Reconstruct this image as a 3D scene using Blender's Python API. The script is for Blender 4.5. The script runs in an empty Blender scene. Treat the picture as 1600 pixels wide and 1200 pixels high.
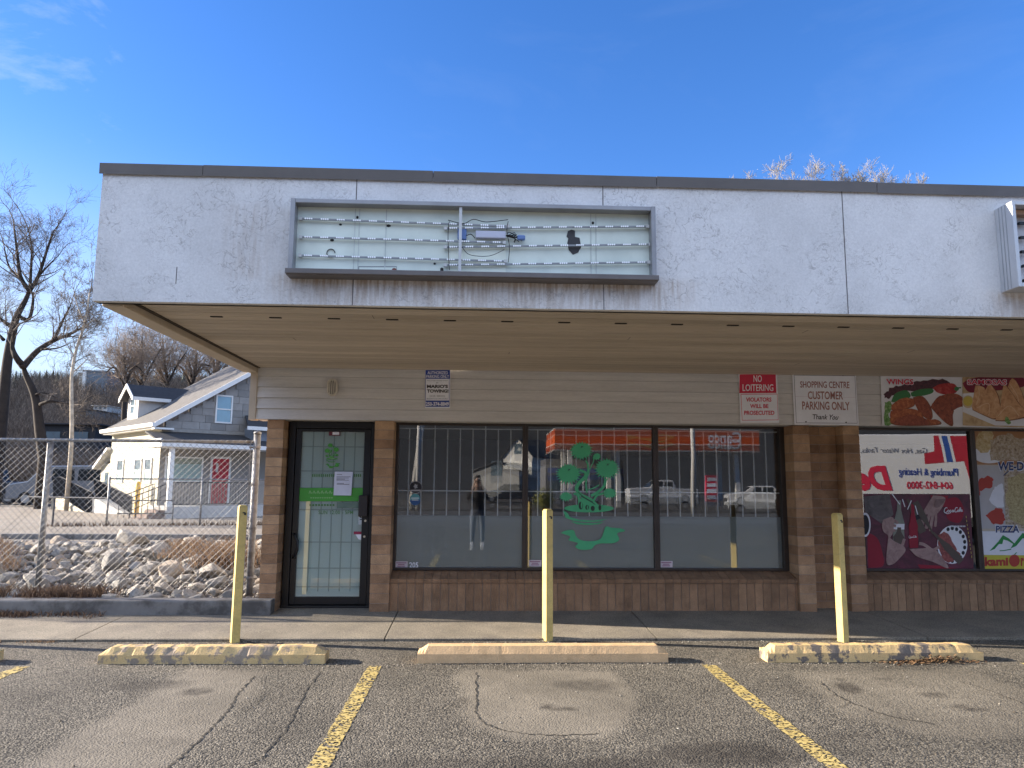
import bpy, math, random
import numpy as np
from mathutils import Vector, Matrix, noise
R_ = math.radians
rnd = random.Random(7)
SC = bpy.context.scene

# ------------------------------------------------------------------ camera
D, HC, FPX = 8.984, 1.6, 1150.0
YAW, PITCH, ROLL = 0.0437267, 0.1326786, 0.0072969
_f = Vector((math.sin(YAW)*math.cos(PITCH), math.cos(YAW)*math.cos(PITCH), math.sin(PITCH)))
_r = Vector((math.cos(YAW), -math.sin(YAW), 0)); _u = _r.cross(_f)
_c, _s = math.cos(ROLL), math.sin(ROLL)
CR, CU, CF = _c*_r+_s*_u, -_s*_r+_c*_u, _f
CAM = Vector((0, -D, HC))
cd = bpy.data.cameras.new('camera'); cam = bpy.data.objects.new('camera', cd)
SC.collection.objects.link(cam); SC.camera = cam
cd.sensor_width = 36; cd.lens = 36*FPX/1600; cd.clip_start = .05; cd.clip_end = 3000
m = Matrix((CR, CU, -CF)).transposed().to_4x4(); m.translation = CAM
cam.matrix_world = m

# ------------------------------------------------------------------ sky and sun
SUN_EL, SUN_AZ = R_(17.9), R_(10.2)      # sun low on the left, 10 degrees behind the shop front
sdir = Vector((-math.cos(SUN_EL)*math.cos(SUN_AZ), math.cos(SUN_EL)*math.sin(SUN_AZ), math.sin(SUN_EL)))
W = bpy.data.worlds.new('World'); SC.world = W; W.use_nodes = True
nt = W.node_tree; nt.nodes.clear()
def wn(t, **k):
    n = nt.nodes.new(t)
    for a, b in k.items(): setattr(n, a, b)
    return n
sky = wn('ShaderNodeTexSky', sky_type='NISHITA', sun_disc=False, sun_elevation=SUN_EL, sun_rotation=math.atan2(sdir.x, sdir.y),
         altitude=350, air_density=1.0, dust_density=.25, ozone_density=2.5)
hs = wn('ShaderNodeHueSaturation'); hs.inputs['Saturation'].default_value = 1.2; hs.inputs['Value'].default_value = 1.0
gm = wn('ShaderNodeMix', data_type='RGBA', blend_type='MULTIPLY'); gm.inputs[0].default_value = 1; gm.inputs[7].default_value = (.95, .93, 1.14, 1)
nt.links.new(sky.outputs[0], gm.inputs[6]); nt.links.new(gm.outputs[2], hs.inputs['Color'])
tc = wn('ShaderNodeTexCoord'); mp = wn('ShaderNodeMapping'); mp.inputs['Scale'].default_value = (1.6, 1.6, 4.2); mp.inputs['Rotation'].default_value = (.1, .35, .3)
nt.links.new(tc.outputs['Generated'], mp.inputs[0])
ns = wn('ShaderNodeTexNoise'); ns.inputs['Scale'].default_value = 2.1; ns.inputs['Detail'].default_value = 9; ns.inputs['Roughness'].default_value = .62; ns.inputs['Distortion'].default_value = .5
nt.links.new(mp.outputs[0], ns.inputs['Vector'])
cr = wn('ShaderNodeMapRange'); cr.inputs[1].default_value = .52; cr.inputs[2].default_value = .78; cr.inputs[3].default_value = 0; cr.inputs[4].default_value = .5
nt.links.new(ns.outputs[0], cr.inputs[0])
sx = wn('ShaderNodeSeparateXYZ'); nt.links.new(tc.outputs['Generated'], sx.inputs[0])
lm = wn('ShaderNodeMapRange'); lm.inputs[1].default_value = -.15; lm.inputs[2].default_value = -.5; lm.inputs[3].default_value = .10; lm.inputs[4].default_value = 1.5
nt.links.new(sx.outputs[0], lm.inputs[0])
mu = wn('ShaderNodeMath', operation='MULTIPLY', use_clamp=True); nt.links.new(cr.outputs[0], mu.inputs[0]); nt.links.new(lm.outputs[0], mu.inputs[1])
mx = wn('ShaderNodeMix', data_type='RGBA'); nt.links.new(mu.outputs[0], mx.inputs[0]); nt.links.new(hs.outputs[0], mx.inputs[6]); mx.inputs[7].default_value = (3.2, 3.6, 4.2, 1)
# pale winter haze low in the sky to the left
hz1 = wn('ShaderNodeMapRange', interpolation_type='SMOOTHSTEP'); hz1.inputs[1].default_value = .42; hz1.inputs[2].default_value = .06; hz1.inputs[3].default_value = 0; hz1.inputs[4].default_value = .8; nt.links.new(sx.outputs[2], hz1.inputs[0])
hz2 = wn('ShaderNodeMapRange', interpolation_type='SMOOTHSTEP'); hz2.inputs[1].default_value = -.1; hz2.inputs[2].default_value = -.55; hz2.inputs[3].default_value = .15; hz2.inputs[4].default_value = 1; nt.links.new(sx.outputs[0], hz2.inputs[0])
hzm = wn('ShaderNodeMath', operation='MULTIPLY'); nt.links.new(hz1.outputs[0], hzm.inputs[0]); nt.links.new(hz2.outputs[0], hzm.inputs[1])
mh = wn('ShaderNodeMix', data_type='RGBA'); nt.links.new(hzm.outputs[0], mh.inputs[0]); nt.links.new(mx.outputs[2], mh.inputs[6]); mh.inputs[7].default_value = (3.1, 3.6, 4.1, 1)
# added bright veil in the unseen sky behind the camera, brightens the shaded fascia
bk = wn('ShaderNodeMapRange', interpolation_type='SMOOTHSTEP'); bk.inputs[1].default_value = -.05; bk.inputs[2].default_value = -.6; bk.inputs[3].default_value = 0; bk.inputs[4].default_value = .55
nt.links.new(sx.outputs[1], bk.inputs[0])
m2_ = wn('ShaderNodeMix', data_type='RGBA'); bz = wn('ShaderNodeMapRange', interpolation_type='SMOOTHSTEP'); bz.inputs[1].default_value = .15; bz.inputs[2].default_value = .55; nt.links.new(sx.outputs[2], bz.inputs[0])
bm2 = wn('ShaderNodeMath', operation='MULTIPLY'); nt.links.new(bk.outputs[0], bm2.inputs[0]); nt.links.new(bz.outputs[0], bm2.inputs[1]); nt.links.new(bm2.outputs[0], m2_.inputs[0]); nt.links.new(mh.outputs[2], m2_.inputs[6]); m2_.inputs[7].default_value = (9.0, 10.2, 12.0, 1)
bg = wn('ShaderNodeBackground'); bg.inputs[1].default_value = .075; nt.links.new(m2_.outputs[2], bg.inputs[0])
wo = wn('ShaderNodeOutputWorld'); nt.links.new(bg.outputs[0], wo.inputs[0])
sl = bpy.data.lights.new('sun', 'SUN'); sl.energy = 4.9; sl.angle = R_(.5); sl.color = (1, .87, .71)
so = bpy.data.objects.new('sun', sl); SC.collection.objects.link(so); so.rotation_euler = sdir.to_track_quat('Z', 'Y').to_euler()
VS = SC.view_settings; VS.view_transform = 'Standard'; VS.look = 'None'; VS.gamma = 1; VS.exposure = 1.86

# ------------------------------------------------------------------ helpers
def ray(px, py): return CF + CR*((px-800)/FPX) - CU*((py-600)/FPX)
def at(px, py, Y=0.0):                     # pixel of the photograph -> point on the plane y = Y
    d = ray(px, py); return CAM + d*((Y-CAM.y)/d.y)
def gz(px, py, Z=0.0):                     # pixel -> point on the plane z = Z
    d = ray(px, py); return CAM + d*((Z-CAM.z)/d.z)
GLASS = .3
def mir(px, py, d):                        # what the shop glass mirrors at that pixel, d metres along
    p = CAM + ray(px, py)*d; p.y = 2*GLASS - p.y; return p

MATS = {}
def M(name, col, rough=.75, var=.12, vs=6., bump=0., bs=60., metal=0., tint=None, emit=None, col2=None, c2s=3., c2t=(.45, .6), spec=.4, stretch=None, fine=0., fs=150.):
    if name in MATS: return MATS[name]
    mt = bpy.data.materials.new(name); mt.use_nodes = True; t = mt.node_tree; N = t.nodes; L = t.links
    b = N['Principled BSDF']; b.inputs['Roughness'].default_value = rough; b.inputs['Metallic'].default_value = metal
    b.inputs['Specular IOR Level'].default_value = spec
    tco = N.new('ShaderNodeTexCoord'); vec = tco.outputs['Object']
    if stretch:
        mpn = N.new('ShaderNodeMapping'); mpn.inputs['Scale'].default_value = stretch; L.new(vec, mpn.inputs[0]); vec = mpn.outputs[0]
    def noi(s, det=5, ro=.6):
        n = N.new('ShaderNodeTexNoise'); n.inputs['Scale'].default_value = s; n.inputs['Detail'].default_value = det; n.inputs['Roughness'].default_value = ro
        L.new(vec, n.inputs['Vector']); return n.outputs[0]
    def mr(src, a, c, lo, hi):
        n = N.new('ShaderNodeMapRange'); n.inputs[1].default_value = a; n.inputs[2].default_value = c; n.inputs[3].default_value = lo; n.inputs[4].default_value = hi
        L.new(src, n.inputs[0]); return n.outputs[0]
    if tint:
        a = N.new('ShaderNodeAttribute'); a.attribute_name = 'tint'
        rp = N.new('ShaderNodeValToRGB'); e = rp.color_ramp.elements
        while len(e) < len(tint): e.new(.5)
        for i, c in enumerate(tint): e[i].position = i/(len(tint)-1); e[i].color = (*c, 1)
        L.new(a.outputs['Fac'], rp.inputs[0]); csrc = rp.outputs[0]
    else:
        rg = N.new('ShaderNodeRGB'); rg.outputs[0].default_value = (*col, 1); csrc = rg.outputs[0]
    if col2:
        mxx = N.new('ShaderNodeMix'); mxx.data_type = 'RGBA'; L.new(mr(noi(c2s, 8, .65), c2t[0], c2t[1], 0, 1), mxx.inputs[0]); L.new(csrc, mxx.inputs[6]); mxx.inputs[7].default_value = (*col2, 1); csrc = mxx.outputs[2]
    def mulc(src, f):
        v = N.new('ShaderNodeVectorMath'); v.operation = 'SCALE'; L.new(src, v.inputs[0]); L.new(f, v.inputs['Scale']); return v.outputs[0]
    if var: csrc = mulc(csrc, mr(noi(vs), .3, .7, 1-var, 1+var))
    if fine: csrc = mulc(csrc, mr(noi(fs, 2, .5), .35, .65, 1-fine, 1+fine))
    L.new(csrc, b.inputs['Base Color'])
    if bump:
        bn = N.new('ShaderNodeBump'); bn.inputs['Strength'].default_value = bump; bn.inputs['Distance'].default_value = .01
        L.new(noi(bs, 4), bn.inputs['Height']); L.new(bn.outputs[0], b.inputs['Normal'])
    if emit: b.inputs['Emission Color'].default_value = (*emit[:3], 1); b.inputs['Emission Strength'].default_value = emit[3]
    MATS[name] = mt; return mt

def flat(name, col, rough=.6, var=.05): return M(name, col, rough, var, 8)

OFF = {}
def link(o): SC.collection.objects.link(o); return o
def tag(o, label=None, cat=None, group=None, kind=None):
    if label: o['label'] = label
    if cat: o['category'] = cat
    if group: o['group'] = group
    if kind: o['kind'] = kind
    return o
def thing(name, label, cat, loc=(0, 0, 0), rz=0, group=None, local=False):
    o = link(bpy.data.objects.new(name, None)); o.location = loc; o.rotation_euler = (0, 0, rz); o.empty_display_size = .2
    OFF[o.name] = Vector((0, 0, 0)) if local else Vector(loc)
    return tag(o, label, cat, group)
def kids(o): return [c for c in bpy.data.objects if c.parent == o]
def copy_tree(o, parent=None):
    c = o.copy(); link(c)
    if parent: c.parent = parent
    for ch in kids(o): copy_tree(ch, c)
    return c

class MB:
    def __init__(s): s.v = []; s.f = []; s.m = []; s.t = []
    def add(s, vs, fs, mi=0, t=0.):
        k = len(s.v); s.v += [tuple(p) for p in vs]
        for f in fs: s.f.append([i+k for i in f]); s.m.append(mi); s.t.append(t)
    def box(s, x0, x1, y0, y1, z0, z1, mi=0, t=0.):
        s.add([(x0, y0, z0), (x1, y0, z0), (x1, y1, z0), (x0, y1, z0), (x0, y0, z1), (x1, y0, z1), (x1, y1, z1), (x0, y1, z1)],
              [(0, 3, 2, 1), (4, 5, 6, 7), (0, 1, 5, 4), (1, 2, 6, 5), (2, 3, 7, 6), (3, 0, 4, 7)], mi, t); return s
    def tube(s, pts, r, n=8, mi=0, t=0., cap=True):
        pts = [Vector(p) for p in pts]; rs = r if isinstance(r, (list, tuple)) else [r]*len(pts)
        vs = []; fs = []; prev = None
        for i, p in enumerate(pts):
            d = (pts[min(i+1, len(pts)-1)]-pts[max(i-1, 0)])
            if d.length < 1e-9: d = Vector((0, 0, 1))
            d.normalize()
            a = prev - d*prev.dot(d) if prev is not None else d.orthogonal()
            if a.length < 1e-6: a = d.orthogonal()
            a.normalize(); prev = a; b = d.cross(a)
            for k in range(n):
                an = 2*math.pi*k/n; vs.append(p+(a*math.cos(an)+b*math.sin(an))*rs[i])
        for i in range(len(pts)-1):
            for k in range(n):
                k2 = (k+1) % n; fs.append((i*n+k, i*n+k2, (i+1)*n+k2, (i+1)*n+k))
        if cap and n > 2: fs.append(tuple(reversed(range(n)))); fs.append(tuple((len(pts)-1)*n+k for k in range(n)))
        s.add(vs, fs, mi, t); return s
    def prism(s, poly, a0, a1, axis='x', mi=0, t=0.):   # polygon in the two other axes, extruded along axis
        def mk(a, p): return {'x': (a, p[0], p[1]), 'y': (p[0], a, p[1]), 'z': (p[0], p[1], a)}[axis]
        n = len(poly)
        s.add([mk(a0, p) for p in poly]+[mk(a1, p) for p in poly], [tuple(range(n)), tuple(reversed(range(n, 2*n)))]+[(i, i+n, (i+1) % n+n, (i+1) % n) for i in range(n)], mi, t); return s
    def cyl(s, c, r, h, n=16, axis='z', mi=0):
        d = {'x': Vector((1, 0, 0)), 'y': Vector((0, 1, 0)), 'z': Vector((0, 0, 1))}[axis]; c = Vector(c)
        return s.tube([c, c+d*h], r, n, mi)
    def build(s, name, mats, parent=None, smooth=False, bevel=0., local=None):
        if not isinstance(mats, (list, tuple)): mats = [mats]
        me = bpy.data.meshes.new(name)
        off = OFF.get(parent.name, Vector((0, 0, 0))) if parent else (local or Vector((0, 0, 0)))
        o_ = (off.x, off.y, off.z)
        me.from_pydata([(p[0]-o_[0], p[1]-o_[1], p[2]-o_[2]) for p in s.v], [], s.f)
        for mm in mats: me.materials.append(mm)
        me.polygons.foreach_set('material_index', s.m)
        if any(s.t): me.attributes.new('tint', 'FLOAT', 'FACE').data.foreach_set('value', s.t)
        if smooth: me.polygons.foreach_set('use_smooth', [True]*len(me.polygons))
        me.validate(); me.update()
        o = link(bpy.data.objects.new(name, me))
        if parent: o.parent = parent; OFF[o.name] = off
        elif local: o.location = local; OFF[o.name] = off
        if bevel:
            bv = o.modifiers.new('bevel', 'BEVEL'); bv.width = bevel; bv.segments = 2; bv.limit_method = 'ANGLE'; bv.angle_limit = R_(40)
        return o

_tx = {}
def text_geo(s, bold=0., shear=0., spacing=1.):
    key = (s, bold, shear, spacing)
    if key in _tx: return _tx[key]
    cu = bpy.data.curves.new('t', 'FONT'); cu.body = s; cu.size = 1; cu.offset = bold; cu.shear = shear; cu.space_character = spacing; cu.resolution_u = 3
    o = link(bpy.data.objects.new('t', cu)); dg = bpy.context.evaluated_depsgraph_get(); dg.update()
    me = bpy.data.meshes.new_from_object(o.evaluated_get(dg))
    v = [(p.co.x, p.co.y) for p in me.vertices]; f = [list(p.vertices) for p in me.polygons]
    bpy.data.objects.remove(o); bpy.data.curves.remove(cu); bpy.data.meshes.remove(me)
    x0 = min(p[0] for p in v); x1 = max(p[0] for p in v); y0 = min(p[1] for p in v); y1 = max(p[1] for p in v)
    v = [((p[0]-x0)/(x1-x0), (p[1]-y0)/(y1-y0)) for p in v]
    _tx[key] = (v, f); return v, f

class Art:                                  # flat printing on a vertical plane y = Y (signs, posters, window decals)
    def __init__(s, Y, ox=0, oy=0, sc=1., mats=(), step=.0003):
        s.Y = Y; s.ox = ox; s.oy = oy; s.sc = sc; s.mb = MB(); s.k = 0; s.mats = list(mats); s.step = step
    def mi(s, mt):
        if mt not in s.mats: s.mats.append(mt)
        return s.mats.index(mt)
    def P(s, x, y): return at(x/s.sc+s.ox, y/s.sc+s.oy, s.Y-s.k*s.step)
    def poly(s, pts, mt, same=False):
        if not same: s.k += 1
        s.mb.add([s.P(*p) for p in pts], [tuple(range(len(pts)))], s.mi(mt)); return s
    def rect(s, x0, y0, x1, y1, mt, same=False): return s.poly([(x0, y1), (x1, y1), (x1, y0), (x0, y0)], mt, same)
    def ell(s, cx, cy, rx, ry, mt, n=28, spike=0., rot=0., jit=0., same=False, seed=1):
        q = random.Random(seed); pts = []
        for i in range(n):
            a = 2*math.pi*i/n; k = 1+(spike if i % 2 else -spike)+q.uniform(-jit, jit)
            x, y = rx*k*math.cos(a), ry*k*math.sin(a); pts.append((cx+x*math.cos(rot)-y*math.sin(rot), cy+x*math.sin(rot)+y*math.cos(rot)))
        return s.poly(pts, mt, same)
    def stroke(s, pts, w, mt, same=False):
        if not same: s.k += 1
        n = len(pts); ws = w if isinstance(w, (list, tuple)) else [w]*n; L = []; Rr = []
        for i in range(n):
            a, b = pts[max(i-1, 0)], pts[min(i+1, n-1)]; dx, dy = b[0]-a[0], b[1]-a[1]; l = math.hypot(dx, dy) or 1
            nx, ny = -dy/l*ws[i]/2, dx/l*ws[i]/2
            L.append(s.P(pts[i][0]+nx, pts[i][1]+ny)); Rr.append(s.P(pts[i][0]-nx, pts[i][1]-ny))
        s.mb.add(L+Rr, [(i, i+1, n+i+1, n+i) for i in range(n-1)], s.mi(mt)); return s
    def text(s, t, x0, y0, x1, y1, mt, bold=.0, shear=0., spacing=1., quad=None, same=False):
        if not same: s.k += 1
        v, f = text_geo(t, bold, shear, spacing)
        q = quad or [(x0, y0), (x1, y0), (x1, y1), (x0, y1)]     # tl tr br bl
        def bl(a, b):
            b = 1-b
            return ((1-a)*(1-b)*q[0][0]+a*(1-b)*q[1][0]+a*b*q[2][0]+(1-a)*b*q[3][0], (1-a)*(1-b)*q[0][1]+a*(1-b)*q[1][1]+a*b*q[2][1]+(1-a)*b*q[3][1])
        s.mb.add([s.P(*bl(*p)) for p in v], f, s.mi(mt)); return s
    def build(s, name, parent=None): return s.mb.build(name, s.mats, parent)
def bez(p, n=10):                           # smooth polyline through points (Catmull-Rom)
    out = []
    P = [p[0]]+list(p)+[p[-1]]
    for i in range(1, len(P)-2):
        for k in range(n):
            t = k/n; a, b, c, d = P[i-1], P[i], P[i+1], P[i+2]
            out.append(tuple(.5*((2*b[j])+(-a[j]+c[j])*t+(2*a[j]-5*b[j]+4*c[j]-d[j])*t*t+(-a[j]+3*b[j]-3*c[j]+d[j])*t**3) for j in range(len(b))))
    out.append(tuple(p[-1])); return out

# ------------------------------------------------------------------ materials
white_p = flat('white_print', (.84, .86, .92)); red_p = flat('red_print', (.62, .035, .08)); navy_p = flat('navy_print', (.03, .07, .34)); black_p = flat('black_print', (.015, .015, .02))
brick_m = M('brick', None, .88, .24, 7, .6, 70, tint=[(.235, .14, .08), (.31, .185, .105), (.40, .25, .145), (.47, .31, .185)], fine=.12, fs=130)
mortar = M('mortar', (.30, .24, .20), .9, .15, 20, .3, 80)
siding_m = M('siding_paint', None, .6, .10, 3, .15, 60, stretch=(.4, 1, 6), tint=[(.60, .59, .575), (.70, .69, .67)], fine=.05, fs=40)
soffit_m = M('soffit_boards', None, .65, .16, 1.2, .15, 60, stretch=(.3, 3, 1), tint=[(.46, .395, .315), (.55, .48, .39)], fine=.06, fs=30, col2=(.38, .32, .245), c2s=1.1, c2t=(.5, .75))
trim_m = M('beige_trim', (.52, .44, .34), .6, .1, 4)
capm = M('cap_flashing', (.13, .115, .105), .45, .1, 3, metal=.3)
blackm = M('black_aluminium', (.012, .012, .014), .35, .1, 5)
bronze = M('bronze_aluminium', (.055, .045, .04), .4, .15, 5, metal=.3)
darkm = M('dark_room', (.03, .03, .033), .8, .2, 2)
whitebar = M('white_bar_paint', (.88, .89, .90), .4, .05, 5)
galv = M('galvanised_steel', (.24, .245, .255), .5, .25, 9, metal=.4, col2=(.17, .165, .16), c2s=14)
yellow = M('yellow_post_paint', (.56, .43, .15), .55, .14, 7, .25, 40, col2=(.33, .27, .17), c2s=9, c2t=(.60, .70), fine=.06, fs=60)
def stucco():
    mt = bpy.data.materials.new('stucco'); mt.use_nodes = True; N = mt.node_tree.nodes; L = mt.node_tree.links; b = N['Principled BSDF']; b.inputs['Roughness'].default_value = .9
    tco = N.new('ShaderNodeTexCoord'); V = tco.outputs['Object']
    def noi(s, det=5, sc=None, dist=0.):
        v = V
        if sc: mpn = N.new('ShaderNodeMapping'); mpn.inputs['Scale'].default_value = sc; L.new(v, mpn.inputs[0]); v = mpn.outputs[0]
        n = N.new('ShaderNodeTexNoise'); n.inputs['Scale'].default_value = s; n.inputs['Detail'].default_value = det; n.inputs['Distortion'].default_value = dist; L.new(v, n.inputs['Vector']); return n.outputs[0]
    def mr(src, a, c, lo, hi):
        n = N.new('ShaderNodeMapRange'); n.inputs[1].default_value = a; n.inputs[2].default_value = c; n.inputs[3].default_value = lo; n.inputs[4].default_value = hi; L.new(src, n.inputs[0]); return n.outputs[0]
    def ma(op, a, c):
        n = N.new('ShaderNodeMath'); n.operation = op
        for i, q in enumerate((a, c)):
            if isinstance(q, (int, float)): n.inputs[i].default_value = q
            else: L.new(q, n.inputs[i])
        return n.outputs[0]
    # trowelled skin: thin curved ridges where a distorted noise crosses its middle value
    h = noi(9, 3, None, 1.6); rid = mr(ma('ABSOLUTE', ma('SUBTRACT', h, .5), 0), 0, .022, 1, 0)
    h2 = noi(21, 3, None, 1.2); rid2 = mr(ma('ABSOLUTE', ma('SUBTRACT', h2, .5), 0), 0, .02, .7, 0)
    ridge = ma('MAXIMUM', ma('MULTIPLY', rid, mr(noi(3.5), .45, .6, 0, 1)), ma('MULTIPLY', rid2, mr(noi(2.3), .48, .62, 0, 1)))
    at_ = N.new('ShaderNodeAttribute'); at_.attribute_name = 'rust'
    streak = mr(noi(6, 4, (7, 1, .7)), .38, .62, .25, 1)
    rust = ma('MULTIPLY', at_.outputs['Fac'], streak)
    base = N.new('ShaderNodeMix'); base.data_type = 'RGBA'; base.inputs[6].default_value = (.72, .715, .71, 1); base.inputs[7].default_value = (.62, .615, .61, 1); L.new(mr(noi(1.6, 6), .4, .65, 0, 1), base.inputs[0])
    m2 = N.new('ShaderNodeMix'); m2.data_type = 'RGBA'; L.new(rust, m2.inputs[0]); L.new(base.outputs[2], m2.inputs[6]); m2.inputs[7].default_value = (.30, .20, .12, 1)
    m3 = N.new('ShaderNodeMix'); m3.data_type = 'RGBA'; L.new(ma('MULTIPLY', ridge, .55), m3.inputs[0]); L.new(m2.outputs[2], m3.inputs[6]); m3.inputs[7].default_value = (.25, .23, .22, 1)
    v = N.new('ShaderNodeVectorMath'); v.operation = 'SCALE'; L.new(m3.outputs[2], v.inputs[0]); L.new(mr(noi(70, 3), .3, .7, .93, 1.06), v.inputs['Scale'])
    L.new(v.outputs[0], b.inputs['Base Color'])
    bn = N.new('ShaderNodeBump'); bn.inputs['Strength'].default_value = .5; bn.inputs['Distance'].default_value = .006; L.new(ma('SUBTRACT', noi(60, 4), ma('MULTIPLY', ridge, .6)), bn.inputs['Height']); L.new(bn.outputs[0], b.inputs['Normal'])
    return mt
stucco_m = stucco()
def glassmat(name, refl, tint=(.8, .84, .84), film=None, ff=.0):
    mt = bpy.data.materials.new(name); mt.use_nodes = True; N = mt.node_tree.nodes; L = mt.node_tree.links; N.remove(N['Principled BSDF']); o = N['Material Output']
    tr = N.new('ShaderNodeBsdfTransparent'); tr.inputs[0].default_value = (*tint, 1); base = tr.outputs[0]
    if film:
        d = N.new('ShaderNodeBsdfDiffuse'); d.inputs[0].default_value = (*film, 1); mm = N.new('ShaderNodeMixShader'); mm.inputs[0].default_value = ff; L.new(base, mm.inputs[1]); L.new(d.outputs[0], mm.inputs[2]); base = mm.outputs[0]
    if refl:
        g = N.new('ShaderNodeBsdfGlossy'); g.inputs['Roughness'].default_value = 0; g.inputs[0].default_value = (.95, .97, 1, 1)
        lw = N.new('ShaderNodeFresnel'); lw.inputs[0].default_value = 1.5; ad = N.new('ShaderNodeMath'); ad.operation = 'ADD'; ad.use_clamp = True; ad.inputs[1].default_value = refl; L.new(lw.outputs[0], ad.inputs[0])
        tco = N.new('ShaderNodeTexCoord'); no = N.new('ShaderNodeTexNoise'); no.inputs['Scale'].default_value = 1.3; no.inputs['Detail'].default_value = 1; L.new(tco.outputs['Object'], no.inputs['Vector'])
        bn = N.new('ShaderNodeBump'); bn.inputs['Strength'].default_value = .04; bn.inputs['Distance'].default_value = .02; L.new(no.outputs[0], bn.inputs['Height']); L.new(bn.outputs[0], g.inputs['Normal'])
        ms = N.new('ShaderNodeMixShader'); L.new(ad.outputs[0], ms.inputs[0]); L.new(base, ms.inputs[1]); L.new(g.outputs[0], ms.inputs[2]); base = ms.outputs[0]
    L.new(base, o.inputs[0]); return mt
pane_m = glassmat('window_glass', .055, (.93, .95, .95), film=(.5, .5, .5), ff=.02); pane_b = glassmat('window_inner_glass', .045, (.93, .95, .95)); pane_s = glassmat('poster_window_glass', .13)
film_m = glassmat('frosted_film', 0, (.75, .8, .8), (.38, .45, .46), .68)
doorfilm_m = glassmat('door_frosted_film', 0, (.7, .75, .75), (.80, .90, .85), .94)
doorglass_m = glassmat('door_glass', .05)
carglass = M('car_glass', (.02, .025, .03), .05, 0)

#=SECTION ground
# ------------------------------------------------------------------ ground
def grid_axis(lo, hi, a, b, fine, coarse):
    xs = []; x = lo
    while x < a-1e-6: xs.append(x); x += coarse
    xs += list(np.arange(a, b, fine)); x = b
    while x < hi: xs.append(x); x += coarse
    xs.append(hi); return np.array(sorted(set(np.round(xs, 4))))
def pdist(X, Y, poly):                      # signed distance to a polygon (inside > 0)
    inside = np.zeros(X.shape, bool); dm = np.full(X.shape, 1e9); n = len(poly)
    for i in range(n):
        ax, ay = poly[i]; bx, by = poly[(i+1) % n]
        c = ((ay > Y) != (by > Y)) & (X < (bx-ax)*(Y-ay)/(by-ay+1e-12)+ax); inside ^= c
        t = np.clip(((X-ax)*(bx-ax)+(Y-ay)*(by-ay))/((bx-ax)**2+(by-ay)**2+1e-12), 0, 1)
        dm = np.minimum(dm, np.hypot(X-ax-t*(bx-ax), Y-ay-t*(by-ay)))
    return np.where(inside, dm, -dm)
def G(*pp): return [tuple(gz(*p)[:2]) for p in pp]
xs = grid_axis(-90, 90, -6.6, 7.2, .04, 8); ys = grid_axis(-90, -1.23, -5.4, -1.23, .04, 8)
X, Y = np.meshgrid(xs, ys); nx, ny = len(xs), len(ys)
wob = np.array([[noise.noise(Vector((x*1.7, y*1.7, 0)))*.10+noise.noise(Vector((x*5, y*5, 3)))*.04 if (-6.7 < x < 7.3 and y > -5.5) else 0 for x in xs] for y in ys])
patch = np.zeros(X.shape); stain = np.zeros(X.shape)
for poly, amp in ((G((15, 1198), (170, 1120), (300, 1046), (420, 1048), (395, 1085), (270, 1195), (150, 1240)), .9), (G((722, 1046), (960, 1050), (992, 1085), (988, 1125), (940, 1150), (800, 1152), (735, 1135), (716, 1090)), .95),
                  (G((1240, 1050), (1500, 1046), (1640, 1090), (1640, 1150), (1450, 1150), (1320, 1120)), .6)):
    d = pdist(X, Y, poly)+wob; patch = np.maximum(patch, amp*np.clip(.5+d/.10, 0, 1))
def blot(px, py, wpx, hpx, amp):
    c = gz(px, py); rx = (gz(px+wpx, py)-c).x; ry = abs((gz(px, py+hpx)-c).y)
    d = np.hypot((X-c.x+wob*.9)/rx, (Y-c.y+wob*.7)/ry); global stain
    stain = np.maximum(stain, amp*np.clip((1.25-d)/.6, 0, 1))
for b in ((240, 1070, 50, 10, .8), (300, 1082, 26, 6, .85), (215, 1062, 30, 5, .4), (880, 1108, 20, 4, .8), (858, 1104, 10, 4, .9), (920, 1070, 50, 10, .6), (1326, 1074, 21, 8, 1.), (1310, 1062, 7, 3, .7), (1455, 1087, 22, 5, .75), (1500, 1104, 12, 3, .8), (1525, 1110, 16, 4, .9), (1385, 1060, 12, 2, .5),
          (1130, 1180, 130, 22, 1.), (980, 1195, 90, 14, .9), (700, 1190, 150, 10, .6), (130, 1215, 120, 14, .5), (830, 1200, 130, 10, .7), (1340, 1150, 60, 6, .3), (260, 1160, 60, 10, .3), (40, 1090, 40, 12, .25)): blot(*b)
def zsurf(x, y):                            # gentle unevenness
    return 0.012*noise.noise(Vector((x*.5, y*.5, 5)))*(1 if y > -8 else 0)*min(1, max(0, (-1.35-y)/.6))
me = bpy.data.meshes.new('parking_lot')
vv = [(float(x), float(y), zsurf(x, y)) for y in ys for x in xs]
me.from_pydata(vv, [], [(j*nx+i, j*nx+i+1, (j+1)*nx+i+1, (j+1)*nx+i) for j in range(ny-1) for i in range(nx-1)])
for nm, arr in (('patch', patch), ('stain', stain)): me.attributes.new(nm, 'FLOAT', 'POINT').data.foreach_set('value', arr.ravel().astype(np.float32))
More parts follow.
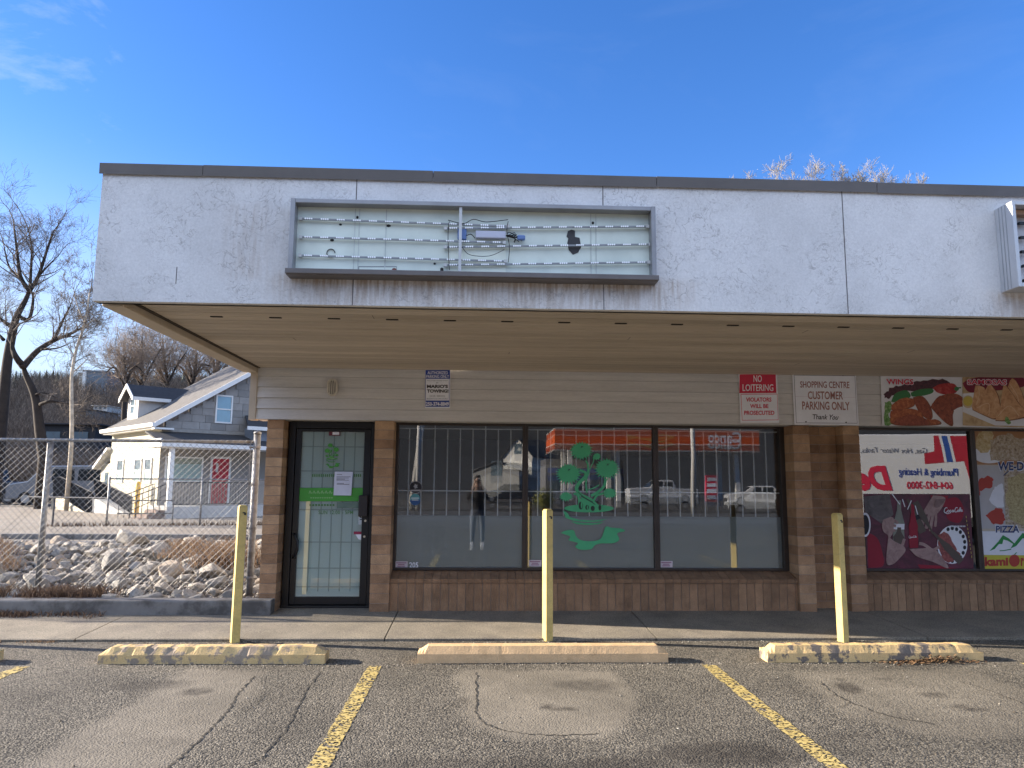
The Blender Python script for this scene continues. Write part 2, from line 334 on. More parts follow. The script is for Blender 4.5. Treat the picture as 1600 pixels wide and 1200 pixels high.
def asphalt_mat():
    mt = bpy.data.materials.new('asphalt'); mt.use_nodes = True; N = mt.node_tree.nodes; L = mt.node_tree.links; b = N['Principled BSDF']; b.inputs['Roughness'].default_value = .85; b.inputs['Specular IOR Level'].default_value = .3
    tco = N.new('ShaderNodeTexCoord'); V = tco.outputs['Object']
    def mr(src, a, c, lo, hi):
        n = N.new('ShaderNodeMapRange'); n.inputs[1].default_value = a; n.inputs[2].default_value = c; n.inputs[3].default_value = lo; n.inputs[4].default_value = hi; L.new(src, n.inputs[0]); return n.outputs[0]
    def noi(s, det=4): n = N.new('ShaderNodeTexNoise'); n.inputs['Scale'].default_value = s; n.inputs['Detail'].default_value = det; L.new(V, n.inputs['Vector']); return n.outputs[0]
    def ma(op, a, c):
        n = N.new('ShaderNodeMath'); n.operation = op
        for i, q in enumerate((a, c)):
            if isinstance(q, (int, float)): n.inputs[i].default_value = q
            else: L.new(q, n.inputs[i])
        return n.outputs[0]
    def attr(a): n = N.new('ShaderNodeAttribute'); n.attribute_name = a; return n.outputs['Fac']
    wv = N.new('ShaderNodeTexNoise'); wv.inputs['Scale'].default_value = 40; wv.inputs['Detail'].default_value = 2; L.new(V, wv.inputs['Vector'])
    wa = N.new('ShaderNodeVectorMath'); wa.operation = 'SCALE'; L.new(wv.outputs['Color'], wa.inputs[0]); wa.inputs['Scale'].default_value = .022
    wb = N.new('ShaderNodeVectorMath'); L.new(V, wb.inputs[0]); L.new(wa.outputs[0], wb.inputs[1])
    vo = N.new('ShaderNodeTexVoronoi'); vo.inputs['Scale'].default_value = 74; L.new(wb.outputs[0], vo.inputs['Vector'])
    sepc = N.new('ShaderNodeSeparateColor'); L.new(vo.outputs['Color'], sepc.inputs[0])
    gap = mr(vo.outputs['Distance'], .35, .75, 1, .35)
    rp = N.new('ShaderNodeValToRGB'); e = rp.color_ramp.elements; e[0].color = (.088, .080, .067, 1); e[1].color = (.245, .220, .178, 1); e.new(.5).color = (.152, .137, .112, 1); L.new(sepc.outputs[0], rp.inputs[0])
    rsc = N.new('ShaderNodeVectorMath'); rsc.operation = 'SCALE'; L.new(rp.outputs[0], rsc.inputs[0]); L.new(gap, rsc.inputs['Scale'])
    pm = N.new('ShaderNodeMix'); pm.data_type = 'RGBA'; L.new(ma('MULTIPLY', attr('patch'), .8), pm.inputs[0]); L.new(rsc.outputs[0], pm.inputs[6])
    fin = N.new('ShaderNodeValToRGB'); e = fin.color_ramp.elements; e[0].position = .3; e[0].color = (.135, .118, .094, 1); e[1].position = .7; e[1].color = (.24, .212, .167, 1); L.new(noi(110, 3), fin.inputs[0]); L.new(fin.outputs[0], pm.inputs[7])
    sm = N.new('ShaderNodeMix'); sm.data_type = 'RGBA'; L.new(ma('MULTIPLY', ma('MULTIPLY', attr('stain'), .92), mr(noi(14, 6), .3, .6, .5, 1)), sm.inputs[0]); L.new(pm.outputs[2], sm.inputs[6]); sm.inputs[7].default_value = (.035, .03, .025, 1)
    v = N.new('ShaderNodeVectorMath'); v.operation = 'SCALE'; L.new(sm.outputs[2], v.inputs[0]); L.new(ma('MULTIPLY', mr(noi(1.1, 8), .3, .7, .72, 1.2), mr(noi(9, 4), .3, .7, .9, 1.1)), v.inputs['Scale']); L.new(v.outputs[0], b.inputs['Base Color'])
    bn = N.new('ShaderNodeBump'); bn.inputs['Distance'].default_value = .009; L.new(mr(attr('patch'), 0, 1, .9, .35), bn.inputs['Strength'])
    L.new(ma('ADD', ma('MULTIPLY', vo.outputs['Distance'], -1.3), ma('MULTIPLY', noi(150, 2), .6)), bn.inputs['Height']); L.new(bn.outputs[0], b.inputs['Normal']); return mt
asph = asphalt_mat(); me.materials.append(asph); me.update()
tag(link(bpy.data.objects.new('parking_lot', me)), kind='structure')

dirtm = M('gravel_lot', (.20, .175, .145), .95, .2, .6, .6, 18, fine=.25, fs=40)
g = MB(); S_ = 1500
g.add([(-S_, -S_, -.03), (S_, -S_, -.03), (S_, S_, -.03), (-S_, S_, -.03)], [(0, 1, 2, 3)]); tag(g.build('ground', dirtm), kind='structure')
conc = M('sidewalk_concrete', (.215, .19, .15), .9, .18, 2.2, .9, 110, fine=.34, fs=85, col2=(.17, .15, .125), c2s=1.6, c2t=(.5, .68))
kerbm = M('kerb_concrete', (.17, .165, .16), .9, .2, 5, .4, 90, col2=(.09, .085, .08), c2s=4)
# sidewalk: panels with open joints
jx = [-9, -6.9, -3.98, -.93, 1.84, 4.7, 7.6, 12]
sw = MB()
for a, b in zip(jx[:-1], jx[1:]):
    sw.prism([(-1.22, -.025), (-1.23, .022), (-1.215, .03), (.6, .105), (.6, -.025)], a+.006, b-.006, 'x')
tag(sw.build('sidewalk', conc), kind='structure')
jt = MB(); jt.prism([(-1.20, -.028), (-1.20, .018), (.6, .09), (.6, -.028)], -9, 12, 'x'); tag(jt.build('sidewalk_joint_fill', M('joint_dirt', (.05, .045, .04), .95)), kind='structure')
kb = MB(); kb.prism([(-.17, 0), (-.165, .22), (-.15, .235), (.04, .235), (.04, 0)], -9, -2.365, 'x'); tag(kb.build('kerb', kerbm, bevel=.012), kind='structure')
# painted parking lines
def paint_mat():
    mt = bpy.data.materials.new('worn_yellow_paint'); mt.use_nodes = True; N = mt.node_tree.nodes; L = mt.node_tree.links; b = N['Principled BSDF']; b.inputs['Base Color'].default_value = (.50, .36, .08, 1); b.inputs['Roughness'].default_value = .8
    tco = N.new('ShaderNodeTexCoord'); vo = N.new('ShaderNodeTexVoronoi'); vo.inputs['Scale'].default_value = 62; L.new(tco.outputs['Object'], vo.inputs['Vector']); sc_ = N.new('ShaderNodeSeparateColor'); L.new(vo.outputs['Color'], sc_.inputs[0])
    n2 = N.new('ShaderNodeTexNoise'); n2.inputs['Scale'].default_value = 5; n2.inputs['Detail'].default_value = 5; L.new(tco.outputs['Object'], n2.inputs['Vector'])
    ad = N.new('ShaderNodeMath'); ad.operation = 'ADD'; L.new(sc_.outputs[0], ad.inputs[0]); L.new(n2.outputs[0], ad.inputs[1])
    mr = N.new('ShaderNodeMapRange'); mr.inputs[1].default_value = .80; mr.inputs[2].default_value = .98; L.new(ad.outputs[0], mr.inputs[0])
    v = N.new('ShaderNodeMix'); v.data_type = 'RGBA'; L.new(sc_.outputs[1], v.inputs[0]); v.inputs[6].default_value = (.34, .25, .08, 1); v.inputs[7].default_value = (.50, .39, .14, 1); L.new(v.outputs[2], b.inputs['Base Color'])
    L.new(mr.outputs[0], b.inputs['Alpha']); return mt
paint = paint_mat()
for x in (-3.87, -.885, 2.06, 4.99):
    pl = MB(); ysn = np.arange(-7.2, -2.2, .08); q = random.Random(int(x*100))
    Lp = [(x-.06+q.uniform(-.007, .007), y, zsurf(x-.06, y)+.004) for y in ysn]; Rp = [(x+.06+q.uniform(-.007, .007), y, zsurf(x+.06, y)+.004) for y in ysn]; n = len(ysn)
    pl.add(Lp+Rp, [(i, n+i, n+i+1, i+1) for i in range(n-1)]); tag(pl.build('parking_line', paint), kind='structure')
# cracks: one ribbon mesh of the lot
ck = MB()
def crack(pp, w=.011, seed=1):
    q = random.Random(seed); pts = [gz(*p) for p in bez(pp, 14)]
    L_ = []; R2 = []; n = len(pts)
    for i, p in enumerate(pts):
        a, b = pts[max(0, i-1)], pts[min(n-1, i+1)]; d = (b-a); d.z = 0; d.normalize(); nn = Vector((-d.y, d.x, 0))
        j = q.uniform(-.012, .012); ww = w*q.uniform(.35, 1.2)*(.3 if i in (0, n-1) else 1)
        for l, sg in ((L_, 1), (R2, -1)):
            c = p+nn*(j+sg*ww/2); c.z = zsurf(c.x, c.y)+.003; l.append(c)
    ck.add(L_+R2, [(i, i+1, n+i+1, n+i) for i in range(n-1)])
crack([(398, 1056), (372, 1085), (352, 1115), (322, 1145), (288, 1178), (262, 1200)], .014, 1)
crack([(500, 1050), (478, 1080), (462, 1110), (444, 1142), (412, 1180), (385, 1198)], .012, 2)
crack([(416, 1082), (398, 1102), (380, 1112)], .007, 3)
crack([(745, 1050), (744, 1090), (747, 1120), (775, 1138), (830, 1147), (900, 1148), (938, 1146)], .013, 4)
crack([(1283, 1067), (1310, 1088), (1350, 1106), (1400, 1122), (1462, 1132)], .013, 5); crack([(1330, 1097), (1318, 1104), (1310, 1106)], .006, 6)
crack([(1500, 1066), (1545, 1080), (1600, 1101)], .009, 7)
tag(ck.build('parking_lot_cracks', M('crack_dirt', (.025, .023, .02), .95)), kind='structure')

#=SECTION blocks
# ------------------------------------------------------------------ wheel stops and posts
def stop_mat(name, paint_c, worn_c, thr, under):
    return M(name, paint_c, .85, .12, 9, .5, 55, col2=worn_c, c2s=7, c2t=thr, fine=.1, fs=120)
stop_mats = [stop_mat('peeling_yellow_stop', (.58, .41, .19), (.27, .215, .16), (.49, .55), 0), stop_mat('faded_cream_stop', (.60, .40, .215), (.50, .33, .175), (.5, .7), 0), stop_mat('chipped_yellow_stop', (.62, .43, .20), (.15, .125, .105), (.50, .56), 0), stop_mat('plain_stop', (.5, .4, .22), (.25, .22, .19), (.5, .58), 0)]
def wheel_stop(x0, x1, mt, label, seed, y=-2.15, cham=.09, chip=.006):
    q = random.Random(seed); prof = [(0, 0), (0, .078), (.05, .138), (.165, .138), (.2, .09), (.2, 0)]; N_ = int((x1-x0)/.03); b = MB(); vs = []; fs = []
    for i in range(N_+1):
        t = i/N_; x = x0+(x1-x0)*t; e = min(1, min(i, N_-i)*((x1-x0)/N_)/cham)
        for k, (py, pz) in enumerate(prof):
            zz = pz*(.62+.38*e) if k in (2, 3) else pz
            yy = py if k not in (2, 3) else py+(.03 if k == 2 else -.03)*(1-e)
            c = chip if k in (1, 2, 3) else chip*.4
            nz = noise.noise(Vector((x*3.1, k*3, seed)))+.7*max(0, noise.noise(Vector((x*11, k*3, seed+5)))-.12)*2
            vs.append((x+q.uniform(-c, c)*.25, y+yy+abs(nz)*c*(1 if k < 3 else -1), max(0, zz-abs(nz)*c*1.2) if pz else -.005))
    for i in range(N_):
        for k in range(len(prof)):
            k2 = (k+1) % len(prof); fs.append((i*6+k, i*6+k2, (i+1)*6+k2, (i+1)*6+k))
    fs.append(tuple(range(6))); fs.append(tuple(N_*6+k for k in reversed(range(6))))
    b.add(vs, fs); o = b.build('wheel_stop', mt, local=Vector(((x0+x1)/2, y, 0))); tag(o, label, 'wheel stop', 'wheel stops of the parking bays')
    return o
wheel_stop(-3.30, -1.34, stop_mats[0], 'peeling yellow concrete wheel stop in front of the shop door, chipped left corner', 3, chip=.011)
wheel_stop(-.525, 1.727, stop_mats[1], 'longest smooth cream wheel stop in front of the plant picture window', 5, chip=.002)
wheel_stop(2.64, 4.655, stop_mats[2], 'chipped yellow wheel stop with grey bare patches and dead leaves at its right end', 8, chip=.008)
wheel_stop(-6.5, -4.22, stop_mats[3], 'wheel stop left of the shop door bay, only its shadow showing', 9)
def post(x, y, h, label, rz=28, lean=(0, 0)):
    b = MB(); w = .041
    b.prism([(-w, -w), (w, -w), (w, w), (-w, w)], 0, h-.018, 'z')
    v = [(-w, -w, h-.018), (w, -w, h-.018), (w, w, h-.018), (-w, w, h-.018)]; w2 = w*.72; v += [(-w2, -w2, h), (w2, -w2, h), (w2, w2, h), (-w2, w2, h)]
    b.add(v, [(0, 1, 5, 4), (1, 2, 6, 5), (2, 3, 7, 6), (3, 0, 4, 7), (4, 5, 6, 7)])
    r = thing('bollard', label, 'bollard', (x, y, 0), 0, 'yellow posts behind the wheel stops', local=True)
    o = b.build('post', yellow, r, bevel=.006); o.rotation_euler = (lean[0], lean[1], R_(rz))
    s = MB(); s.cyl((.02, -.043, h-.09), .012, .006, 8, 'y'); s.box(-.005, .022, -.0435, -.040, h-.082, h-.070); p = s.build('bolt_hole', black_p, o)
    return r
post(-2.405, -1.27, 1.35, 'yellow square post behind the peeling wheel stop by the shop door', lean=(0, .004))
post(.722, -1.22, 1.325, 'yellow square post in front of the green plant picture', rz=27)
post(3.762, -1.30, 1.305, 'yellow square post before the double brick pier, its top half in shade', rz=25)
post(-5.45, -1.25, 1.35, 'yellow square post left of the chain link fence end, only its shadow showing')
# dead leaves against the chipped stop
lf = MB(); q = random.Random(4)
for i in range(420):
    c = gz(1455+q.gauss(0, 38), 1034+abs(q.gauss(0, 3))); z = .01+abs(q.gauss(0, .03))*max(0, 1-abs(c.x-4.25)/.35)+.004; a = q.uniform(0, 6.3); l = q.uniform(.012, .03); w_ = l*.35; tz = q.uniform(-.012, .012)
    d = Vector((math.cos(a), math.sin(a)*.6, tz/l)); n_ = Vector((-math.sin(a), math.cos(a), .3))
    p = Vector((c.x, c.y, z)); lf.add([p-d*l, p+n_*w_, p+d*l, p-n_*w_], [(0, 1, 2, 3)], 0, q.random())
tag(lf.build('dead_leaves', M('dead_leaf', None, .9, .1, tint=[(.05, .03, .02), (.12, .065, .03), (.2, .12, .06)])), 'heap of dry brown leaves against the right end of the chipped wheel stop', 'leaves', kind='stuff')

gt = MB(); q = random.Random(66)
for i in range(2600):
    m_ = q.random()
    if m_ < .45: x, y = q.uniform(-6.5, 7), -1.26-abs(q.gauss(0, .06))
    elif m_ < .75: x, y = q.uniform(-3.4, 4.7), -2.17-abs(q.gauss(0, .05))
    elif m_ < .85: a_ = q.uniform(0, 6.28); c_ = q.choice(((-2.405, -1.27), (.722, -1.22), (3.762, -1.3))); d_ = .055+abs(q.gauss(0, .05)); x, y = c_[0]+d_*math.cos(a_), min(-1.24, c_[1]+d_*math.sin(a_))
    else: x, y = q.uniform(-5.5, 6), q.uniform(-5, -1.3)
    r_ = q.uniform(.003, .011) if m_ < .985 else q.uniform(.01, .018); z = zsurf(x, y)+r_*.25; vs = [(x+r_*q.uniform(.5, 1)*dx, y+r_*q.uniform(.5, 1)*dy, z+r_*q.uniform(.4, .8)*dz) for dx, dy, dz in ((1, 0, 0), (0, 1, 0), (-1, 0, 0), (0, -1, 0), (.1, .1, 1))]
    gt.add(vs, [(0, 1, 4), (1, 2, 4), (2, 3, 4), (3, 0, 4)], 0, max(.02, q.random()))
tag(gt.build('grit', M('loose_grit', None, .95, .2, 9, tint=[(.06, .045, .03), (.17, .15, .12), (.36, .33, .28)])), 'loose grit and debris along the sidewalk edge and wheel stops', 'grit', kind='stuff')
#=SECTION store
# ------------------------------------------------------------------ the shop building
ST = thing('shop_building', 'single storey strip mall shop with deep white stucco canopy and brick piers', 'building', (0, 0, 0))
XR = 13.0
def stack(b, x0, x1, y0, y1, z0, z1, seed, h=.112, rowlen=None, lo=0., hi=1.):
    q = random.Random(seed); n = round((z1-z0)/h); h = (z1-z0)/n; g_ = .0035
    b.box(x0+.006, x1-.006, y0+.006, y1-.006, z0, z1-.002, 1)
    for i in range(n):
        cuts = [x0, x1] if not rowlen else [x0]+list(np.arange(x0+(rowlen/2 if i % 2 else rowlen), x1-.03, rowlen))+[x1]
        base = min(hi, max(lo, q.choice([.1, .3, .45, .6, .75, .9])*(hi-lo)+lo))
        for a, c in zip(cuts[:-1], cuts[1:]):
            t = min(1, max(.02, base+q.uniform(-.12, .12))); j = q.uniform(-.001, .001)
            b.box(a+(g_ if rowlen else 0), c-(g_ if rowlen else 0), y0+j, y1, z0+i*h+g_, z0+(i+1)*h-g_, 0, t)
BZ, BT = .06, 2.33
for x0, x1, sd in ((-2.555, -2.362, 1), (-1.268, -1.04, 2), (3.893, 4.098, 3), (4.53, 4.733, 4)):
    b = MB(); stack(b, x0, x1, 0, .42, BZ, BT, sd); b.build('brick_pier', [brick_m, mortar], ST)
b = MB(); stack(b, 4.098, 4.53, .2, .42, BZ, BT, 9, rowlen=.43, lo=0, hi=.5); b.build('recessed_brick_panel', [brick_m, mortar], ST)
def base_wall(x0, x1, seed):
    b = MB(); q = random.Random(seed); b.box(x0, x1, .06, .4, BZ, .44, 1); x = x0
    while x < x1-.02:
        w_ = min(.1, x1-x); t = q.choice([.05, .15, .25, .4])+q.uniform(-.05, .05)
        b.box(x+.004, x+w_-.004, .05+q.uniform(0, .003), .1, BZ, .40, 0, max(.02, t)); x += .1
    x = x0
    while x < x1-.02:
        w_ = min(.1, x1-x); t = max(.02, q.choice([0, .05, .15])+q.uniform(0, .06))
        b.prism([(.035, .408), (.03, .452), (.315, .527), (.315, .44)], x+.003, x+w_-.003, 'x', 0, t); x += .1
    b.prism([(.045, .405), (.04, .446), (.315, .518), (.315, .43)], x0, x1, 'x', 1)
    return b.build('brick_sill_wall', [brick_m, mortar], ST)
base_wall(-1.04, 3.893, 5); base_wall(4.733, XR, 6)
# lap siding above the windows
b = MB(); n = 5; z0, z1 = 2.328, 2.985; hh = (z1-z0)/n
b.box(-2.70, XR, .0, .05, z0+.02, z1); b.box(-2.70, XR, .05, .3, z0+.004, z0+.06)
for i in range(n):
    a = z0+i*hh; b.prism([(-.028, a+.004), (-.008, a+hh-.004), (.0, a+hh-.004), (.0, a+.004)], -2.70, XR, 'x', 0, .3+.5*rnd.random())
b.build('siding', siding_m, ST)
b = MB(); b.box(-2.775, -2.695, -.036, .1, 2.322, 2.962); b.build('corner_trim', trim_m, ST)
# joints of the siding: short butt seams
b = MB(); b.box(-2.56, XR, .32, 11.5, 2.40, 3.3); b.box(-2.56, -2.362, .42, 11.5, BZ, 2.4); b.box(XR-.2, XR, .42, 11.5, BZ, 2.4); b.box(-2.36, XR-.2, 11.3, 11.5, BZ, 2.4); b.build('side_and_back_wall', M('side_wall_paint', (.36, .33, .30), .8, .08, 2), ST)
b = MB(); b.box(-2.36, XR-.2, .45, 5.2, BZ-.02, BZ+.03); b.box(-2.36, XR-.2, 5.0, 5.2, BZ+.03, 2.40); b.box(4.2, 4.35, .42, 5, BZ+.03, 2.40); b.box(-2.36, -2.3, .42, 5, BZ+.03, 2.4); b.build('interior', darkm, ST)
# canopy
CX0, CY0, CB, CT = -2.868, -3.55, 2.905, 3.925
def fascia():
    xs_ = np.linspace(CX0, XR, 260); zs = np.linspace(CB, CT, 20); b = MB(); n = len(xs_); vs = [(x, CY0, z) for z in zs for x in xs_]
    b.add(vs, [(j*n+i, j*n+i+1, (j+1)*n+i+1, (j+1)*n+i) for j in range(len(zs)-1) for i in range(n-1)])
    b.box(CX0, XR, CY0+.06, CY0+.10, CB, CT); b.add([(CX0, CY0, CB), (XR, CY0, CB), (XR, CY0+.1, CB), (CX0, CY0+.1, CB)], [(0, 3, 2, 1)])
    b.box(CX0, CX0+.1, CY0+.1, 0.35, CB+.02, CT); b.add([(CX0, CY0, CB), (CX0, CY0+.1, CB), (CX0, CY0+.1, CT), (CX0, CY0, CT)], [(0, 3, 2, 1)])
    o = b.build('stucco_fascia', stucco_m, ST); rust = []
    for x, y, z in b.v:
        r = 0
        if z < 3.12: r = max(r, .78*min(1, max(0, (x+1.65)/.35))*min(1, max(0, (1.75-x)/.4))*(.35+.65*max(0, (z-2.9)/.2)))
        if 3.1 <= z < 3.7: r = max(r, .28*math.exp(-((x+1.75)/.18)**2)); 
        if z > 3.8: r = max(r, .25*(z-3.8)/.1*(.5+.5*noise.noise(Vector((x*2, 0, 0)))))
        if z < 3.08 and x > 3.9: r = max(r, .5*min(1, (x-3.9)/.2))
        rust.append(r if abs(y-CY0) < .01 else 0)
    o.data.attributes.new('rust', 'FLOAT', 'POINT').data.foreach_set('value', rust); return o
fa = fascia()
for x in (at(557, 300, CY0).x, at(942, 310, CY0).x, at(1320, 390, CY0).x, 6.9): b = MB(); b.box(x-.0035, x+.0035, CY0-.0012, CY0+.01, CB+.002, CT); b.build('control_joint', M('joint_dark', (.12, .11, .11), .9), ST)  # dark material for panel grooves, the crack and board joints
x = at(275, 440, CY0).x; b = MB(); b.box(x-.003, x+.003, CY0-.001, CY0+.01, CB+.14, CB+.27); b.build('stucco_crack', MATS['joint_dark'], ST)
cj = [CX0-.02]+[at(px, 275, CY0).x for px in (318, 677, 1025, 1367)]+[6.3, 8.4, 10.6, XR]
for i, (a, c) in enumerate(zip(cj[:-1], cj[1:])):
    b = MB(); dz = (.0, .003, .001, .004, .0, .002, 0, .002, 0)[i % 9]
    b.prism([(CY0-.018, CT-.045+dz), (CY0-.022, CT+.04+dz), (CY0+.06, CT+.048+dz), (CY0+.2, CT+.03), (CY0+.2, CT), (CY0-.002, CT)], a+.002, c-.002, 'x'); b.build('cap_flashing', capm, ST)
b = MB(); b.prism([(CX0-.02, CT-.045), (CX0-.022, CT+.04), (CX0+.2, CT+.03), (CX0+.2, CT), (CX0-.002, CT)], CY0+.2, .6, 'y'); b.build('cap_flashing', capm, ST)
b = MB(); b.box(CX0+.1, XR, CY0+.2, 11.5, CT-.1, CT-.02); b.box(CX0+.02, CX0+.1, .6, 11.5, CT-.1, CT); b.build('flat_roof', M('roof_gravel', (.2, .19, .18), .95), ST)
b = MB(); bw = .148; y = CY0+.1
while y < -.03:
    y2 = min(y+bw, -.027); b.prism([(y+.005, 2.962), (y+.009, 2.957), (y2-.009, 2.957), (y2-.005, 2.962), (y2-.005, 3.0), (y+.005, 3.0)], CX0+.2, XR, 'x', 0, rnd.uniform(.05, 1)); y = y2
b.box(CX0+.1, XR, CY0+.1, -.03, 2.998, 3.03, 0, .05); b.build('soffit', soffit_m, ST)
b = MB(); b.box(CX0+.012, CX0+.17, CY0+.12, -.04, 2.893, 2.985); b.build('edge_beam', trim_m, ST, bevel=.006)
b = MB(); b.box(CX0+.17, CX0+.205, CY0+.1, -.04, 2.948, 2.97); b.build('edge_shadow_strip', M('painted_edge_shade', (.06, .05, .04), .9), ST)  # dark strip painted in as the shade along the beam's inner edge
for x, k in ((-.9, 3), (1.4, 8), (2.9, 5), (4.4, 11), (.3, 14), (3.6, 17), (-1.8, 10), (5.2, 2)): b = MB(); yk = CY0+.1+bw*k; b.box(x, x+.005, yk+.01, yk+bw-.01, 2.9562, 2.96); b.build('soffit_joint', MATS['joint_dark'], ST)
b = MB(); b.box(CX0+.1, XR, CY0+.1, CY0+.16, 2.925, 2.97); b.build('drip_trim', trim_m, ST)
vent_px = [(338, 494), (432, 496), (524, 498), (615, 499), (705, 501), (793, 503), (881, 505), (968, 506), (1057, 507), (1144, 508), (1232, 509), (1319, 510), (1405, 511), (1492, 512), (1577, 513)]
vm = M('vent_slot', (.012, .01, .01), .9)
for i in range(15):
    x = -2.213+i*.4875; b = MB(); pts = []
    for k in range(16):
        a = 2*math.pi*k/16; pts.append((x+(.034 if math.cos(a) > 0 else -.034)+.02*math.cos(a), -2.84+.02*math.sin(a)))
    b.prism(pts, 2.9545, 2.962, 'z'); b.build('soffit_vent', vm, ST)
# windows: three sheets in one bronze frame, bars and frosted film behind
def bars(b, x0, x1, y, r=.0068):
    zt, zm, zb = at(700, 670, y).z, at(700, 767, y).z, at(700, 869, y).z; n = 10; st = (x1-x0)/n
    for i in range(1, n):
        x = x0+i*st-.02; tall = i in (3, 7); b.box(x-r, x+r, y-r, y+r, zb if not tall else .53, zt if not tall else 2.32)
    for z in (zt, zm, zb): b.box(x0, x1, y-r*.8, y+r*.8, z-r, z+r)
wins = [(-1.04, .58), (.58, 2.232), (2.232, 3.865)]
WZ0, WZ1, FT = .527, 2.326, .035
def window(x0, x1, bar=True):
    b = MB(); b.box(x0, x0+FT, GLASS-.035, GLASS+.045, WZ0, WZ1); b.box(x1-FT, x1, GLASS-.035, GLASS+.045, WZ0, WZ1); b.box(x0+FT, x1-FT, GLASS-.033, GLASS+.043, WZ0, WZ0+.03); b.box(x0+FT, x1-FT, GLASS-.033, GLASS+.043, WZ1-.025, WZ1)
    w_ = b.build('window', bronze, ST, bevel=.004)
    p = MB(); p.add([(x0+FT, GLASS, WZ0+.03), (x1-FT, GLASS, WZ0+.03), (x1-FT, GLASS, WZ1-.025), (x0+FT, GLASS, WZ1-.025)], [(0, 1, 2, 3)])
    if bar: p.add([(x0+FT, GLASS+.012, WZ0+.03), (x1-FT, GLASS+.012, WZ0+.03), (x1-FT, GLASS+.021, WZ1-.025), (x0+FT, GLASS+.021, WZ1-.025)], [(0, 1, 2, 3)], 1)
    p.build('pane', [pane_m if bar else pane_s, pane_b], w_)
    if bar:
        f = MB(); zt = at((x0+x1)*64+750, 806, GLASS+.012).z; zt = at(800, 806, GLASS+.012).z; f.add([(x0+FT, GLASS+.032, WZ0+.03), (x1-FT, GLASS+.032, WZ0+.03), (x1-FT, GLASS+.032, zt), (x0+FT, GLASS+.032, zt)], [(0, 1, 2, 3)]); f.build('frosted_film', film_m, w_)
        q = MB(); bars(q, x0+.02, x1, GLASS+.07); q.build('security_bars', whitebar, w_)
    return w_
w1, w2, w3 = [window(*w_) for w_ in wins]
w4 = window(4.80, 6.37, False); w5 = window(6.37, 7.95, False); window(7.95, 9.5, False); window(9.5, 11.05, False); window(11.05, XR-.2, False)
b = MB(); b.box(3.865, 3.893, .27, .36, WZ0, WZ1); b.box(4.733, 4.80, .27, .36, WZ0, WZ1); b.build('window_jamb_filler', bronze, ST)
# window decals
stk = flat('pale_sticker', (.62, .55, .60)); stkl = flat('sticker_ink', (.30, .12, .2)); gdec = flat('green_vinyl', (.075, .44, .21)); gdark = flat('dark_vinyl_gap', (.02, .035, .03))
def sticker(px, py, par):
    a = Art(GLASS-.002, px, py); a.rect(0, 0, 20, 10, stk); 
    for k, (x0, x1) in enumerate(((2, 18), (5, 15), (4, 16))): a.rect(x0, 1.8+k*2.6, x1, 3.1+k*2.6, stkl, same=k > 0)
    return a.build('sticker', par)
sticker(617, 877, w1); sticker(826, 875, w2); sticker(1031, 876.5, w3)
a = Art(GLASS-.002); a.text('205', 639.5, 878.5, 653.5, 887, white_p, .02); a.build('number_lettering', w1)
a = Art(GLASS-.002, 600, 640, 4.284); blk = flat('badge_black', (.02, .02, .025)); teal = flat('badge_teal', (.10, .32, .36)); blu = flat('badge_blue', (.03, .10, .28)); gry = flat('badge_grey', (.35, .36, .38))
a.ell(212, 520, 44, 42, gry); a.ell(212, 520, 41, 39, blk); a.ell(212, 514, 13, 15, gry, 10, .25); a.rect(180, 536, 246, 546, gry)
a.ell(208, 602, 35, 39, teal); a.poly([(173, 605), (243, 600), (240, 622), (226, 636), (208, 641), (190, 636), (177, 622)], blu); a.rect(182, 590, 234, 595, white_p); a.rect(186, 603, 230, 607, white_p, same=True); a.build('round_badge', w1)
